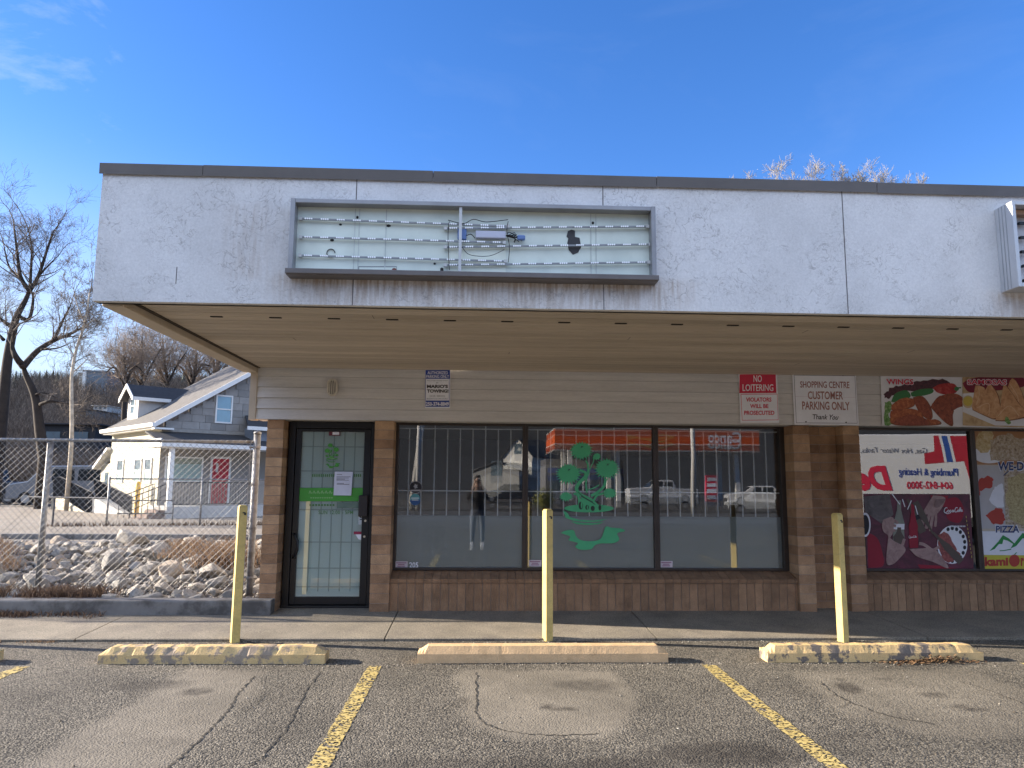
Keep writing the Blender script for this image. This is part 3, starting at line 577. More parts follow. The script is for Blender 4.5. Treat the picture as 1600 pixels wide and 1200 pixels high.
# green potted plant picture on the middle sheet
def plant_art(a, g_, d_):
    def ball(cx, cy, rx, ry, n, seed, star=True, same=False):
        q = random.Random(seed); pts = []
        for i in range(n*2):
            an = math.pi*i/n; down = .5+.5*math.sin(an); k = (1.10+.16*down) if i % 2 else (.86-.05*down); k += q.uniform(-.06, .06); pts.append((cx+rx*k*math.cos(an+.1), cy+ry*k*math.sin(an+.1)))
        a.poly(pts, g_)
        if star:
            for dx, dy in ((-26, -8), (26, -10), (-14, 18), (14, 16), (0, -14)): a.poly([(cx-4+rx*.05, cy-ry*.45-3), (cx+dx*.9+rx*.05, cy-ry*.45+dy), (cx+4+rx*.05, cy-ry*.45+3)], d_, same=dx != -26)
    # stems
    a.stroke(bez([(350, 250), (372, 300), (365, 380), (352, 470), (360, 570)]), 16, g_); a.stroke(bez([(420, 215), (425, 260), (395, 320), (372, 400)]), 9, g_, True)
    a.stroke(bez([(285, 345), (345, 370), (335, 420), (285, 470), (258, 530), (300, 590), (400, 640), (485, 730)]), [26]*20+[34]*51, g_); a.stroke(bez([(545, 430), (530, 500), (470, 560), (400, 600)]), 26, g_); a.stroke(bez([(480, 490), (430, 520), (370, 540)]), 11, g_, True)
    a.stroke(bez([(230, 575), (265, 590), (285, 640), (290, 700)]), 22, g_, True); a.stroke(bez([(520, 575), (460, 595), (430, 640), (400, 690)]), 20, g_, True)
    a.poly([(275, 640), (340, 600), (430, 640), (500, 730), (270, 740)], g_)
    a.stroke(bez([(300, 600), (370, 640), (450, 690), (480, 735)]), 7, d_); a.stroke(bez([(270, 560), (330, 610), (420, 660)]), 6, d_, True)
    ball(305, 150, 102, 82, 22, 1); ball(178, 380, 112, 92, 24, 2); ball(560, 330, 112, 92, 24, 3); ball(458, 210, 36, 32, 10, 4, False); ball(585, 570, 66, 46, 15, 5, False); ball(155, 605, 58, 42, 14, 6, False)
    a.ell(380, 722, 245, 40, g_)
    for x, y, rx, ry in ((300, 695, 22, 38), (362, 712, 18, 24), (418, 722, 20, 26), (488, 715, 14, 28)): a.ell(x, y, rx, ry, d_, same=x != 300)
    a.ell(308, 690, 8, 32, g_); a.ell(365, 712, 6, 20, g_, same=True)
    a.poly([(126, 740), (165, 765), (195, 810), (290, 835), (420, 842), (560, 826), (480, 852), (350, 856), (230, 845), (150, 815)], g_); a.poly([(200, 850), (330, 868), (450, 868), (530, 855), (480, 878), (380, 886), (260, 878)], g_)
    a.poly(bez([(100, 965), (150, 942), (228, 938), (250, 990), (290, 1030), (370, 1046), (470, 1036), (510, 1000), (545, 905), (600, 912), (700, 922), (735, 945), (660, 968), (680, 1030), (620, 1065), (500, 1068), (440, 1085), (400, 1125), (300, 1130), (245, 1100), (270, 1065), (180, 1035), (195, 1000), (100, 965)], 5)[:-1], g_)
a = Art(GLASS-.002, 860, 680, 6.315); plant_art(a, gdec, gdark); a.build('plant_decal', w2)
# door
DY = .26
dr = MB(); dr.box(-2.345, -2.265, DY-.05, DY+.06, .1, 2.326); dr.box(-1.335, -1.268, DY-.05, DY+.06, .1, 2.326); dr.box(-2.265, -1.335, DY-.048, DY+.058, 2.245, 2.326); dr.box(-2.362, -1.268, DY-.06, DY+.08, .06, .115); dr.build('door_frame', blackm, ST, bevel=.004)
b = MB(); lx0, lx1, lz0, lz1 = -2.26, -1.34, .125, 2.24; st = .065
b.box(lx0, lx0+st, DY-.03, DY+.02, lz0, lz1); b.box(lx1-st-.02, lx1, DY-.03, DY+.02, lz0, lz1); b.box(lx0+st, lx1-st-.02, DY-.028, DY+.018, lz0, lz0+.09); b.box(lx0+st, lx1-st-.02, DY-.028, DY+.018, lz1-.035, lz1)
door = b.build('door', blackm, ST, bevel=.004); gx0, gx1, gz0, gz1 = lx0+st, lx1-st-.02, lz0+.09, lz1-.035
b = MB(); b.add([(gx0, DY-.012, gz0), (gx1, DY-.012, gz0), (gx1, DY-.012, gz1), (gx0, DY-.012, gz1)], [(0, 1, 2, 3)]); b.build('pane', doorglass_m, door)
b = MB(); b.add([(gx0, DY+.008, gz0), (gx1, DY+.008, gz0), (gx1, DY+.008, gz1), (gx0, DY+.008, gz1)], [(0, 1, 2, 3)]); b.build('frosted_film', doorfilm_m, door)
b = MB(); y = DY+.002; dk = M('grey_bar', (.46, .54, .51), .6)
for i in range(1, 6): x = gx0+(gx1-gx0)*i/6+.01; b.box(x-.006, x+.006, y-.002, y+.002, gz0+.06, gz1)
for z in (2.02, 1.72, 1.25, .86, .55, .33): b.box(gx0, gx1, y-.0035, y-.0025, z-.006, z+.006)
b.build('security_bars', dk, door)
b = MB(); b.box(lx1-.125, lx1-.01, DY-.075, DY-.031, 1.17, 1.43); b.build('lock_box', M('dark_steel', (.03, .025, .025), .45), door, bevel=.012)
b = MB(); zc = .83; b.tube([(lx0+.03, DY-.03, zc+.13), (lx0+.05, DY-.075, zc+.11), (lx0+.085, DY-.085, zc+.05), (lx0+.085, DY-.085, zc-.06), (lx0+.05, DY-.075, zc-.13), (lx0+.03, DY-.03, zc-.15)], .018, 8); b.build('handle', blackm, door, smooth=True)
b = MB(); b.cyl((lx1-.04, DY-.037, 1.12), .014, .008, 14, 'y'); b.build('lock_cylinder', M('brass_lock', (.6, .55, .45), .3, 0, metal=.8), door); b = MB(); b.cyl((lx1-.045, DY-.037, .93), .014, .008, 14, 'y'); b.build('lock_cylinder', M('brass_lock', (.6, .55, .45), .3, 0, metal=.8), door)
gband = flat('green_band', (.07, .33, .05)); gtx = flat('green_ink', (.11, .26, .10)); gtl = flat('pale_green_ink', (.30, .5, .25)); grt = flat('grey_green_panel', (.13, .2, .17)); paper = flat('paper_notice', (.62, .66, .80))
DA = DY-.014
a = Art(DA, 440, 640, 6.667)
ab = Art(DA, 440, 640, 6.667); ab.rect(184, 815, 850, 955, gband)
for x in range(285, 535, 42): ab.stroke(bez([(x, 875), (x+12, 845), (x+20, 872), (x+34, 862)], 4), 6, gtl, same=x > 285)
for x in range(300, 520, 24): ab.rect(x, 915, x+16, 924, gtl, same=True)
ab.rect(575, 965, 810, 1025, grt); ab.text('SUN 12:00 - 5PM', 385, 1050, 745, 1090, gtx, .01, spacing=1.1)
for x in range(290, 560, 30): ab.rect(x, 984, x+20, 1004, gtx, same=x > 290)
for x in range(318, 545, 22): ab.rect(x, 672, x+13, 700, gtx, same=True)
for x in range(755, 825, 20): ab.rect(x, 672, x+12, 700, gtx, same=True)
ab.build('green_lettering_band', door)
ap = Art(DA, 440+440/6.667, 640+340/6.667, 6.667/.26*1.0); ap.sc = 6.667*4.1; ap.ox = 440+432/6.667; ap.oy = 640+335/6.667
plant_art(ap, gband, flat('door_gap', (.25, .32, .28))); ap.build('plant_decal', door)
an = Art(DA-.018, 440, 640, 6.667); an.poly([(540, 893), (725, 895), (742, 648), (553, 645)], paper)
for k, (x0, x1, yy) in enumerate(((575, 630, 675), (572, 718, 697), (572, 700, 710), (572, 660, 722), (572, 700, 732), (575, 650, 765), (575, 705, 776))): an.rect(x0, yy, x1, yy+6, M('grey_ink', (.16, .17, .22), .7), same=k > 0)
an.build('paper_notice', door)
ac = Art(DA-.001, 440, 640, 6.667); ac.rect(492, 226, 612, 272, flat('dark_red_label', (.14, .03, .05))); ac.rect(530, 234, 600, 262, white_p); ac.build('door_sticker', door); ac = Art(DA-.001, 440, 640, 6.667); ac.stroke(bez([(685, 232), (730, 240), (770, 235), (790, 262)], 5), 5, M('grey_mark', (.5, .55, .55), .6)); ac.build('door_scratch', door); ac = Art(DA-.001, 440, 640, 6.667); ac.rect(800, 1040, 870, 1200, flat('hours_card', (.5, .55, .58))); ac.text('8', 815, 1095, 850, 1130, black_p, .02); ac.rect(815, 1140, 850, 1150, black_p, same=True)
ac.build('hours_card', door); ac = Art(DA-.001, 440, 640, 6.667); ac.poly([(760, 1285), (865, 1275), (860, 1350), (850, 1362), (800, 1350)], white_p); ac.rect(752, 1270, 868, 1300, flat('maroon_label', (.32, .03, .08))); ac.build('door_sticker', door)

# wall lamp
lp = thing('wall_lamp', 'oval caged bulkhead lamp on the siding above the shop door', 'lamp', at(520, 606, -.03))
lc = at(520, 606, -.03); lz = MB()
def ring(b, c, rx, rz, r, n=28):
    pts = []
    for i in range(n+1): a = 2*math.pi*i/n; z = c.z+(rz-rx)*(1 if math.sin(a) > 0 else -1)+rx*math.sin(a); pts.append((c.x+rx*math.cos(a), c.y, z))
    b.tube(pts, r, 8, cap=False)
ring(lz, lc+Vector((0, -.035, 0)), .052, .095, .013); lz.build('lamp_housing', M('cream_lamp_paint', (.62, .58, .50), .45, .1), lp, smooth=True)
b = MB(); pts = [(lc.x+.05*math.cos(a)*1, lc.z+(.045 if math.sin(a) > 0 else -.045)+.05*math.sin(a)) for a in [2*math.pi*i/20 for i in range(20)]]; b.prism(pts, lc.y+.003, lc.y-.04, 'y'); b.build('lamp_glass', M('ribbed_lamp_glass', (.30, .29, .26), .25, .1), lp)
b = MB()
for dx in (-.025, 0, .025): b.tube([(lc.x+dx, lc.y-.045, lc.z+.085), (lc.x+dx, lc.y-.06, lc.z+.04), (lc.x+dx, lc.y-.06, lc.z-.04), (lc.x+dx, lc.y-.045, lc.z-.085)], .005, 6)
b.build('lamp_cage', M('cream_lamp_paint', (0, 0, 0)), lp)

#=SECTION signs
# ------------------------------------------------------------------ signs on the wall
SY = -.036
def board(name, label, quad, mats, thick=.006):
    b = MB(); P_ = [at(*p, SY) for p in quad]; b.add(P_+[p+Vector((0, thick, 0)) for p in P_], [(3, 2, 1, 0), (4, 5, 6, 7)]+[(i, (i+1) % 4, (i+1) % 4+4, i+4) for i in range(4)])
    o = b.build(name, mats, local=(P_[2]+P_[3])/2); tag(o, label, 'sign'); return o
o = board('towing_sign', 'small blue and white towing sign with a phone number on the grey siding', [(664.5, 578), (703.8, 578), (703.2, 637.5), (664, 637.5)], white_p)
a = Art(SY-.001, 640, 560, 12.); a.rect(298, 218, 757, 384, navy_p); a.rect(298, 790, 748, 908, navy_p, True); a.rect(294, 384, 303, 790, navy_p, True); a.rect(738, 384, 746, 790, navy_p, True)
a.text('AUTHORIZED', 335, 240, 718, 298, white_p, .015); a.text('PARKING ONLY', 312, 310, 740, 370, white_p, .015, same=True); a.text('250-374-8849', 302, 818, 736, 892, white_p, .03, same=True)
a.text("MARIO'S", 325, 492, 720, 556, black_p, .045, same=True); a.text('TOWING!', 325, 580, 728, 644, black_p, .045, same=True); a.text('VIOLATORS TOWED AWAY', 322, 408, 720, 428, M('grey_ink', (0, 0, 0)), .0, same=True); a.text('BY', 500, 448, 540, 468, M('grey_ink', (0, 0, 0)), .02, same=True)
a.text('24 HR. SERVICE', 375, 690, 660, 722, M('grey_ink', (0, 0, 0)), .0, same=True); a.text('BOOSTS & UNLOCKS', 322, 742, 712, 770, M('grey_ink', (0, 0, 0)), .0, same=True); a.build('lettering', o)
o = board('no_loitering_sign', 'red and white no loitering sign on the siding', [(1154, 583.5), (1214, 583), (1217.5, 660.5), (1157, 660.5)], white_p)
a = Art(SY-.001, 1140, 560, 3.); a.poly([(45, 163), (219, 162), (216, 74), (47, 75)], red_p)
for s_ in (((53, 168), (223, 167), (228, 288), (59, 290), (53, 168)),): a.stroke(s_, 2.6, red_p)
a.text('NO', 0, 0, 0, 0, white_p, .01, quad=[(112, 79), (151, 79), (151, 111), (112, 111)]); a.text('LOITERING', 0, 0, 0, 0, white_p, .01, quad=[(61, 121), (205, 121), (205, 153), (61, 153)], same=True)
for t, x0, x1, y0, y1 in (('VIOLATORS', 77, 196, 183, 203), ('WILL BE', 96, 182, 214, 233), ('PROSECUTED', 68, 210, 245, 265)): a.text(t, x0, y0, x1, y1, red_p, .03, same=True)
a.build('lettering', o)
o = board('customer_parking_sign', 'white customer parking only sign with faded red letters above the brick piers', [(1238, 584), (1337, 586), (1342, 664.5), (1241.5, 663.5)], white_p)
fr = flat('faded_red_ink', (.36, .17, .15)); dr_ = flat('dull_red_ink', (.30, .10, .09))
a = Art(SY-.001, 1140, 560, 3.); a.stroke([(302, 78), (587, 82), (598, 304), (313, 302), (302, 78)], 2.5, M('grey_ink', (0, 0, 0)))
a.text('SHOPPING CENTRE', 0, 0, 0, 0, dr_, .012, quad=[(330, 107), (561, 109), (562, 140), (331, 137)]); a.text('CUSTOMER', 0, 0, 0, 0, fr, .02, quad=[(366, 154), (532, 155), (532, 193), (367, 191)], same=True); a.text('PARKING ONLY', 0, 0, 0, 0, fr, .02, quad=[(339, 201), (562, 204), (564, 243), (341, 240)], same=True)
a.text('Thank You', 0, 0, 0, 0, black_p, .012, .35, quad=[(388, 262), (512, 264), (510, 288), (394, 285)], same=True); a.stroke([(303, 178), (590, 183)], 1.2, stk)
for x, y in ((347, 76), (531, 79), (358, 297), (546, 300)): a.ell(x, y, 3.5, 3.5, black_p, 8, same=x != 347)
a.build('lettering', o)
# food banners
def food(name, c1, c2, c3, s):
    if name in MATS: return MATS[name]
    mt = bpy.data.materials.new(name); mt.use_nodes = True; N = mt.node_tree.nodes; L = mt.node_tree.links; b = N['Principled BSDF']; b.inputs['Roughness'].default_value = .5
    tco = N.new('ShaderNodeTexCoord'); n = N.new('ShaderNodeTexNoise'); n.inputs['Scale'].default_value = s; n.inputs['Detail'].default_value = 6; n.inputs['Roughness'].default_value = .7; n.inputs['Distortion'].default_value = .6; L.new(tco.outputs['Object'], n.inputs['Vector'])
    r = N.new('ShaderNodeValToRGB'); e = r.color_ramp.elements; e[0].position = .3; e[0].color = (*c1, 1); e[1].position = .72; e[1].color = (*c3, 1); e.new(.5).color = (*c2, 1); L.new(n.outputs[0], r.inputs[0]); L.new(r.outputs[0], b.inputs['Base Color']); MATS[name] = mt; return mt
wing = food('printed_wing', (.16, .03, .012), (.40, .10, .03), (.62, .24, .09), 22); wing2 = food('printed_dark_wing', (.10, .02, .012), (.28, .06, .025), (.45, .13, .06), 26); salad = food('printed_lettuce', (.03, .10, .02), (.12, .30, .06), (.5, .6, .35), 30); kale = food('printed_kale', (.02, .006, .01), (.07, .015, .03), (.14, .04, .05), 30)
samosa = food('printed_samosa', (.42, .18, .07), (.62, .34, .16), (.78, .52, .30), 12); pepr = food('printed_pepper', (.2, .005, .01), (.42, .02, .02), (.6, .12, .1), 9); plate = flat('printed_plate', (.76, .77, .81)); wood_p = food('printed_wood', (.35, .22, .1), (.55, .4, .22), (.62, .5, .3), 10); greenp = flat('printed_green', (.05, .2, .07)); yel = flat('printed_yellow', (.62, .5, .1))
crust = flat('printed_crust', (.20, .075, .03)); samosa_l = flat('printed_pastry_light', (.74, .52, .32))
o = board('food_banner', 'long food banner of wings and samosas on the siding right of the piers', [(1376, 587), (1760, 592), (1765, 672), (1378.5, 664.5)], plate)
a = Art(SY-.001, 1360, 570, 6.667); BB = 632
def kl(pts, mt, seed, amp=9, same=False):   # ragged outline
    q = random.Random(seed); p = bez(list(pts)+[pts[0]], 5)[:-1]
    if mt in (samosa, wing, wing2):
        gx, gy = sum(x for x, y in p)/len(p), sum(y for x, y in p)/len(p); a.poly([(gx+(x-gx)*1.035+5, gy+(y-gy)*1.04+4) for x, y in p], crust)
    a.poly([(x+q.uniform(-amp, amp), y+q.uniform(-amp, amp)) for x, y in p], mt, same)
    if mt is samosa: a.stroke(bez([((pts[0][0]+pts[1][0])/2, (pts[0][1]+pts[1][1])/2+20), (gx, gy), ((pts[-1][0]+pts[-2][0])/2, (pts[-1][1]+pts[-2][1])/2-12)], 5), 7, samosa_l)
kl([(145, 300), (230, 240), (400, 190), (560, 170), (780, 155), (800, 215), (600, 260), (350, 280), (170, 350)], kale, 1, 14)
a.poly(bez([(215, 385), (260, 300), (370, 265), (420, 320), (380, 360), (280, 390), (215, 385)], 6)[:-1], greenp); a.poly(bez([(420, 290), (520, 255), (640, 250), (650, 290), (560, 320), (440, 330), (420, 290)], 6)[:-1], greenp)
a.poly(bez([(650, 240), (730, 200), (860, 195), (905, 240), (890, 290), (800, 310), (700, 290), (650, 240)], 6)[:-1], pepr); a.stroke(bez([(880, 250), (910, 242), (945, 238)], 4), 14, greenp); a.ell(898, 250, 24, 22, greenp)
kl([(146, 400), (205, 380), (220, 450), (190, 530), (240, 600), (150, 620)], salad, 2, 8)
kl([(220, 420), (330, 350), (440, 355), (450, 420), (350, 460), (225, 470)], wing, 3, 5); kl([(630, 440), (700, 340), (850, 300), (950, 340), (965, 430), (860, 490), (855, 620), (800, 610), (720, 540)], wing2, 4, 5)
kl([(440, 340), (540, 330), (620, 430), (640, 540), (590, 560), (500, 480)], wing2, 5, 4); kl([(215, 480), (400, 455), (520, 490), (560, 560), (690, 570), (690, 622), (260, 622), (210, 540)], wing, 6, 5); kl([(270, 560), (420, 520), (560, 560), (600, 624), (265, 624)], wing2, 7, 4); kl([(870, 470), (965, 440), (962, 560), (890, 590)], plate, 8, 3)
a.poly([(958, 116), (1800, 150), (2690, 160), (2700, 690), (962, 632)], wood_p)
a.poly(bez([(960, 190), (1060, 140), (1300, 120), (1600, 140), (1590, 230), (1300, 270), (1060, 290), (990, 250), (960, 190)], 6)[:-1], flat('printed_wine', (.2, .015, .04)))
a.poly([(962, 300), (1080, 290), (1150, 400), (1600, 560), (1700, 640), (1300, 632), (962, 490)], plate); a.ell(1018, 385, 62, 66, flat('printed_dip', (.6, .48, .3))); a.ell(1016, 380, 48, 50, yel)
kl([(1095, 215), (1160, 225), (1200, 275), (1150, 400), (1060, 450)], samosa, 9, 3); kl([(1060, 462), (1150, 400), (1215, 225), (1260, 215), (1330, 330), (1350, 500), (1290, 560), (1180, 520)], samosa, 10, 3); kl([(1430, 230), (1480, 140), (1560, 250), (1620, 420), (1640, 470), (1450, 420)], samosa, 11, 3); kl([(1300, 575), (1350, 460), (1385, 225), (1420, 225), (1560, 420), (1660, 520), (1440, 575)], samosa, 12, 3); kl([(1400, 590), (1420, 540), (1460, 590), (1440, 622)], salad, 13, 6)
kl([(1700, 580), (1800, 280), (1900, 240), (2000, 500), (2040, 620)], samosa, 14, 4); kl([(2100, 640), (2200, 330), (2500, 300), (2640, 560), (2400, 660)], wing, 15, 6)
a.text('WINGS', 0, 0, 0, 0, white_p, .05, quad=[(160, 142), (452, 145), (452, 211), (168, 209)]); a.text('WINGS', 0, 0, 0, 0, red_p, .03, quad=[(164, 146), (448, 149), (448, 207), (172, 205)]); a.text('SAMOSAS', 0, 0, 0, 0, white_p, .07, quad=[(1004, 147), (1424, 151), (1424, 214), (1006, 211)]); a.text('SAMOSAS', 0, 0, 0, 0, red_p, .03, quad=[(1010, 152), (1418, 156), (1418, 209), (1012, 206)])
a.build('printed_picture', o)
# posters behind the glass line of the right windows: cola poster and pizza poster
PY = GLASS-.006
def poster(name, label, quad, mat_):
    b = MB(); P_ = [at(*p, PY) for p in quad]; b.add(P_+[p+Vector((0, .003, 0)) for p in P_], [(3, 2, 1, 0), (4, 5, 6, 7)]+[(i, (i+1) % 4, (i+1) % 4+4, i+4) for i in range(4)]); o = b.build(name, mat_, local=(P_[2]+P_[3])/2); return tag(o, label, 'poster')
cb = food('printed_maroon', (.035, .006, .012), (.09, .012, .03), (.16, .02, .05), 4); skin_p = food('printed_skin', (.20, .115, .11), (.33, .21, .19), (.44, .30, .27), 9); skin_d = food('printed_skin_dark', (.12, .07, .07), (.20, .12, .11), (.26, .16, .15), 9); bot = flat('printed_bottle', (.10, .075, .06)); botl = flat('printed_bottle_glass', (.22, .23, .19)); cred = flat('printed_red', (.28, .012, .03)); steel = food('printed_grey_cloth', (.05, .04, .04), (.1, .085, .085), (.17, .14, .14), 6); foodp = food('printed_pizza', (.12, .02, .02), (.28, .06, .05), (.4, .14, .12), 22)
o = poster('drink_poster', 'dark red cola poster of hands clinking bottles in the lower shop window', [(1349.5, 771.5), (1515.5, 772), (1521.5, 890.5), (1355, 891)], cb)
a = Art(PY-.001, 1330, 660, 5.)
a.poly([(98, 580), (300, 560), (330, 720), (250, 800), (110, 700)], steel); a.poly(bez([(125, 860), (200, 900), (240, 1000), (250, 1120), (135, 1135)], 4), cred); a.ell(110, 800, 42, 95, plate); a.ell(108, 800, 33, 78, black_p); 
a.poly(bez([(740, 600), (830, 590), (880, 680), (850, 780), (760, 760), (735, 680)], 5), cred); a.poly([(620, 570), (760, 572), (735, 660), (640, 660)], cred); a.poly([(520, 1110), (700, 1120), (820, 1142), (540, 1142)], cred)
a.ell(790, 955, 118, 150, plate); 
for i in range(13): an = R_(-110+i*20); a.ell(790+98*math.cos(an), 955+128*math.sin(an), 13, 16, black_p, 10, same=i > 0)
kl([(670, 890), (740, 860), (820, 990), (850, 1050), (770, 1095), (700, 1040)], foodp, 21, 8)
def hand(pts, fingers, mt=skin_p):
    a.poly(bez(list(pts)+[pts[0]], 5)[:-1], mt)
    for i, (p, w_) in enumerate(fingers): a.stroke(bez(p, 5), w_, mt, same=i > 0)
def bottle(x0, y0, x1, y1, w_, mt, lab=None):
    dx, dy = x1-x0, y1-y0; P_ = [(x0+dx*t, y0+dy*t) for t in (0, .12, .2, .38, .5, .62, .8, 1)]; a.stroke(P_, [w_*k for k in (.32, .34, .36, .7, 1, .9, 1, .92)], mt)
    if lab: a.stroke([P_[4], P_[5]], w_*.94, lab)
hand([(640, 570), (735, 590), (700, 680), (640, 730), (570, 700), (590, 650)], [([(590, 690), (565, 740), (558, 800)], 24), ([(615, 710), (598, 770), (585, 830)], 24), ([(640, 715), (628, 780), (618, 850)], 23), ([(660, 700), (662, 760), (655, 815)], 20)])
bottle(375, 610, 370, 975, 92, botl, plate); bottle(375, 820, 368, 975, 90, bot); bottle(440, 600, 560, 860, 62, bot, black_p); bottle(640, 860, 860, 1090, 60, bot); bottle(480, 640, 490, 980, 72, cred); bottle(640, 870, 500, 620, 50, bot)
for p in ([(320, 560), (380, 640)], [(400, 600), (420, 660)], [(470, 610), (440, 680)], [(500, 650), (520, 720)]): a.stroke(p, 7, plate)
hand([(250, 760), (330, 745), (320, 880), (260, 860), (240, 810)], [([(320, 760), (350, 775), (365, 790)], 22), ([(315, 800), (350, 810)], 22), ([(310, 840), (345, 845)], 20)])
hand([(290, 890), (340, 930), (400, 960), (425, 1000), (380, 1060), (320, 1110), (275, 1090)], [([(400, 960), (415, 910)], 22), ([(300, 900), (290, 850)], 22)]); hand([(455, 990), (540, 985), (640, 985), (700, 1040), (760, 1140), (640, 1090), (520, 1050)], [([(620, 990), (570, 955), (530, 945)], 24), ([(640, 1000), (690, 970)], 22)])
a.poly(bez([(740, 600), (690, 660), (650, 660), (660, 600)], 4), skin_d)
def cola(x, y, w_, mt, s=1.):               # flowing script word
    def T(p): return [(x+px_*w_/100, y+py_*w_/100) for px_, py_ in bez(p, 6)]
    st_ = max(2.2, 6*w_/160)*s
    for i, p in enumerate(([(20, 4), (14, 0), (6, 8), (3, 22), (9, 28), (18, 22)], [(28, 14), (22, 16), (22, 24), (28, 24), (30, 17), (27, 13)], [(41, 15), (35, 15), (34, 23), (38, 24), (43, 19)], [(53, 14), (47, 15), (46, 22), (50, 24), (54, 15), (54, 23), (58, 22)], [(8, 28), (22, 33), (40, 27)],
                           [(76, 3), (68, 0), (62, 9), (61, 20), (66, 25), (72, 20)], [(80, 13), (75, 15), (75, 22), (80, 22), (82, 15), (79, 12)], [(87, 20), (92, 6), (89, 0), (86, 10), (86, 21), (89, 22)], [(99, 12), (94, 13), (93, 20), (96, 21), (100, 13), (100, 21), (103, 19)])):
        a.stroke(T(p), st_, mt, same=i > 0)
    a.rect(x+56*w_/100, y+17*w_/100, x+61*w_/100, y+19*w_/100, mt, True)
cola(722, 665, 145, plate); cola(448, 885, 62, plate, .9)
for i in range(10): a.rect(775+i*12, 806, 783+i*12, 817, plate, same=i > 0)
for i in range(11): a.stroke([(897+i*4.3, 730+i*31), (899+i*4.3, 748+i*31)], 4, yel, same=i > 0)
a.build('printed_picture', o)
o = poster('pizza_poster', 'bright pizza poster with blue lettering in the rightmost shop window', [(1520.5, 669.5), (1660, 671), (1668, 893), (1532, 890.5)], flat('printed_cream', (.55, .48, .38)))
cheese = food('printed_cheese', (.35, .2, .05), (.55, .42, .2), (.68, .6, .42), 18); slaw = food('printed_salad_bowl', (.1, .04, .02), (.45, .35, .22), (.6, .55, .5), 28); navy2 = flat('deep_blue_print', (.03, .05, .16)); lim = flat('printed_sign_yellow', (.55, .48, .05)); mg = flat('mountain_green', (.03, .25, .06)); red3 = flat('printed_tomato', (.42, .05, .03))
a = Art(PY-.001, 1330, 660, 5.)
a.poly([(942, 45), (1660, 50), (1660, 330), (965, 330)], flat('printed_orange_brown', (.4, .2, .09))); a.ell(1080, 250, 130, 70, plate); kl([(1000, 80), (1090, 60), (1110, 120), (1080, 220), (1000, 230), (970, 150)], cheese, 31, 5); kl([(1090, 140), (1200, 90), (1350, 130), (1560, 150), (1600, 280), (1300, 300), (1100, 290)], slaw, 32, 10)
a.poly([(962, 335), (1190, 340), (1205, 830), (998, 830)], flat('printed_pale_grey', (.48, .46, .46))); kl([(1000, 440), (1090, 420), (1100, 500), (1010, 540), (985, 660), (970, 600)], red3, 33, 10); kl([(1120, 500), (1185, 490), (1190, 650), (1130, 660), (1080, 600)], plate, 34, 8); kl([(1050, 720), (1130, 670), (1190, 700), (1195, 780), (1110, 790)], red3, 35, 8)
a.poly([(1195, 335), (1660, 345), (1670, 830), (1208, 825)], slaw); kl([(1230, 420), (1400, 390), (1640, 450), (1640, 760), (1280, 780), (1215, 600)], food('printed_noodle', (.2, .14, .04), (.42, .34, .15), (.6, .52, .3), 40), 36, 12)
a.poly([(1003, 850), (1668, 850), (1675, 1040), (1012, 1035)], plate); a.poly([(1012, 1035), (1675, 1040), (1680, 1150), (1020, 1148)], lim)
a.text("WE-D", 0, 0, 0, 0, plate, .05, quad=[(1140, 303), (1355, 303), (1355, 382), (1140, 382)]); a.text("WE-D", 0, 0, 0, 0, navy2, .03, quad=[(1146, 309), (1349, 309), (1349, 376), (1146, 376)]); a.stroke(bez([(1190, 415), (1230, 380)], 3), 8, navy2, True)
a.text('PIZZA', 0, 0, 0, 0, plate, .05, quad=[(1126, 800), (1320, 800), (1320, 867), (1126, 867)]); a.text('PIZZA', 0, 0, 0, 0, navy2, .03, quad=[(1130, 806), (1313, 806), (1313, 861), (1130, 861)])
a.poly([(1080, 1005), (1150, 930), (1185, 880), (1230, 905), (1275, 945), (1340, 862), (1400, 900), (1450, 960), (1395, 920), (1340, 905), (1290, 965), (1245, 985), (1265, 950), (1225, 925), (1190, 915), (1180, 950), (1155, 950), (1120, 990)], mg); a.stroke(bez([(1160, 1003), (1200, 1000), (1250, 990)], 4), 7, mg)
a.text('kami', 0, 0, 0, 0, red3, .05, quad=[(1042, 1052), (1226, 1052), (1228, 1120), (1044, 1124)]); a.ell(1275, 1080, 42, 48, red3, 20); a.stroke(bez([(1275, 1038), (1285, 1022), (1295, 1018)], 3), 7, mg); a.text('r', 0, 0, 0, 0, red3, .05, quad=[(1324, 1058), (1350, 1058), (1352, 1122), (1326, 1122)])
a.build('printed_picture', o)

# ------------------------------------------------------------------ sign cabinets on the fascia
def cabinet(label, x0, x1, z0, z1, dep, fr_w, mframe, back_m, left):
    y1 = CY0-.001; y0 = CY0-dep; r = thing('sign_cabinet', label, 'sign cabinet', ((x0+x1)/2, CY0, z0), group='open sign cabinets on the canopy')
    b = MB(); w_ = fr_w
    b.box(x0, x0+w_, y0, y1, z0, z1); b.box(x1-w_, x1, y0, y1, z0, z1); b.box(x0+w_, x1-w_, y0+.002, y1, z1-w_, z1-.001); b.box(x0+w_, x1-w_, y0+.002, y1, z0+.001, z0+w_)
    f = b.build('cabinet_frame', mframe, r, bevel=.004)
    b = MB(); b.box(x0+w_, x1-w_, y1-.028, y1-.012, z0+w_, z1-w_); b.build('back_panel', back_m, r)
    return r, f, y0, y1
alu = M('weathered_aluminium', (.30, .30, .31), .45, .15, 4, metal=.4); palep = M('pale_sign_back', (.68, .75, .68), .5, .1, 2.5, col2=(.58, .65, .59), c2s=1.5, c2t=(.45, .7)); ledp = M('led_rail', (.26, .28, .30), .5); ledw = M('led_lens', (.95, .97, 1), .25, 0); 
cx0, cx1, cz0, cz1 = -1.425, 1.315, 3.112, 3.687
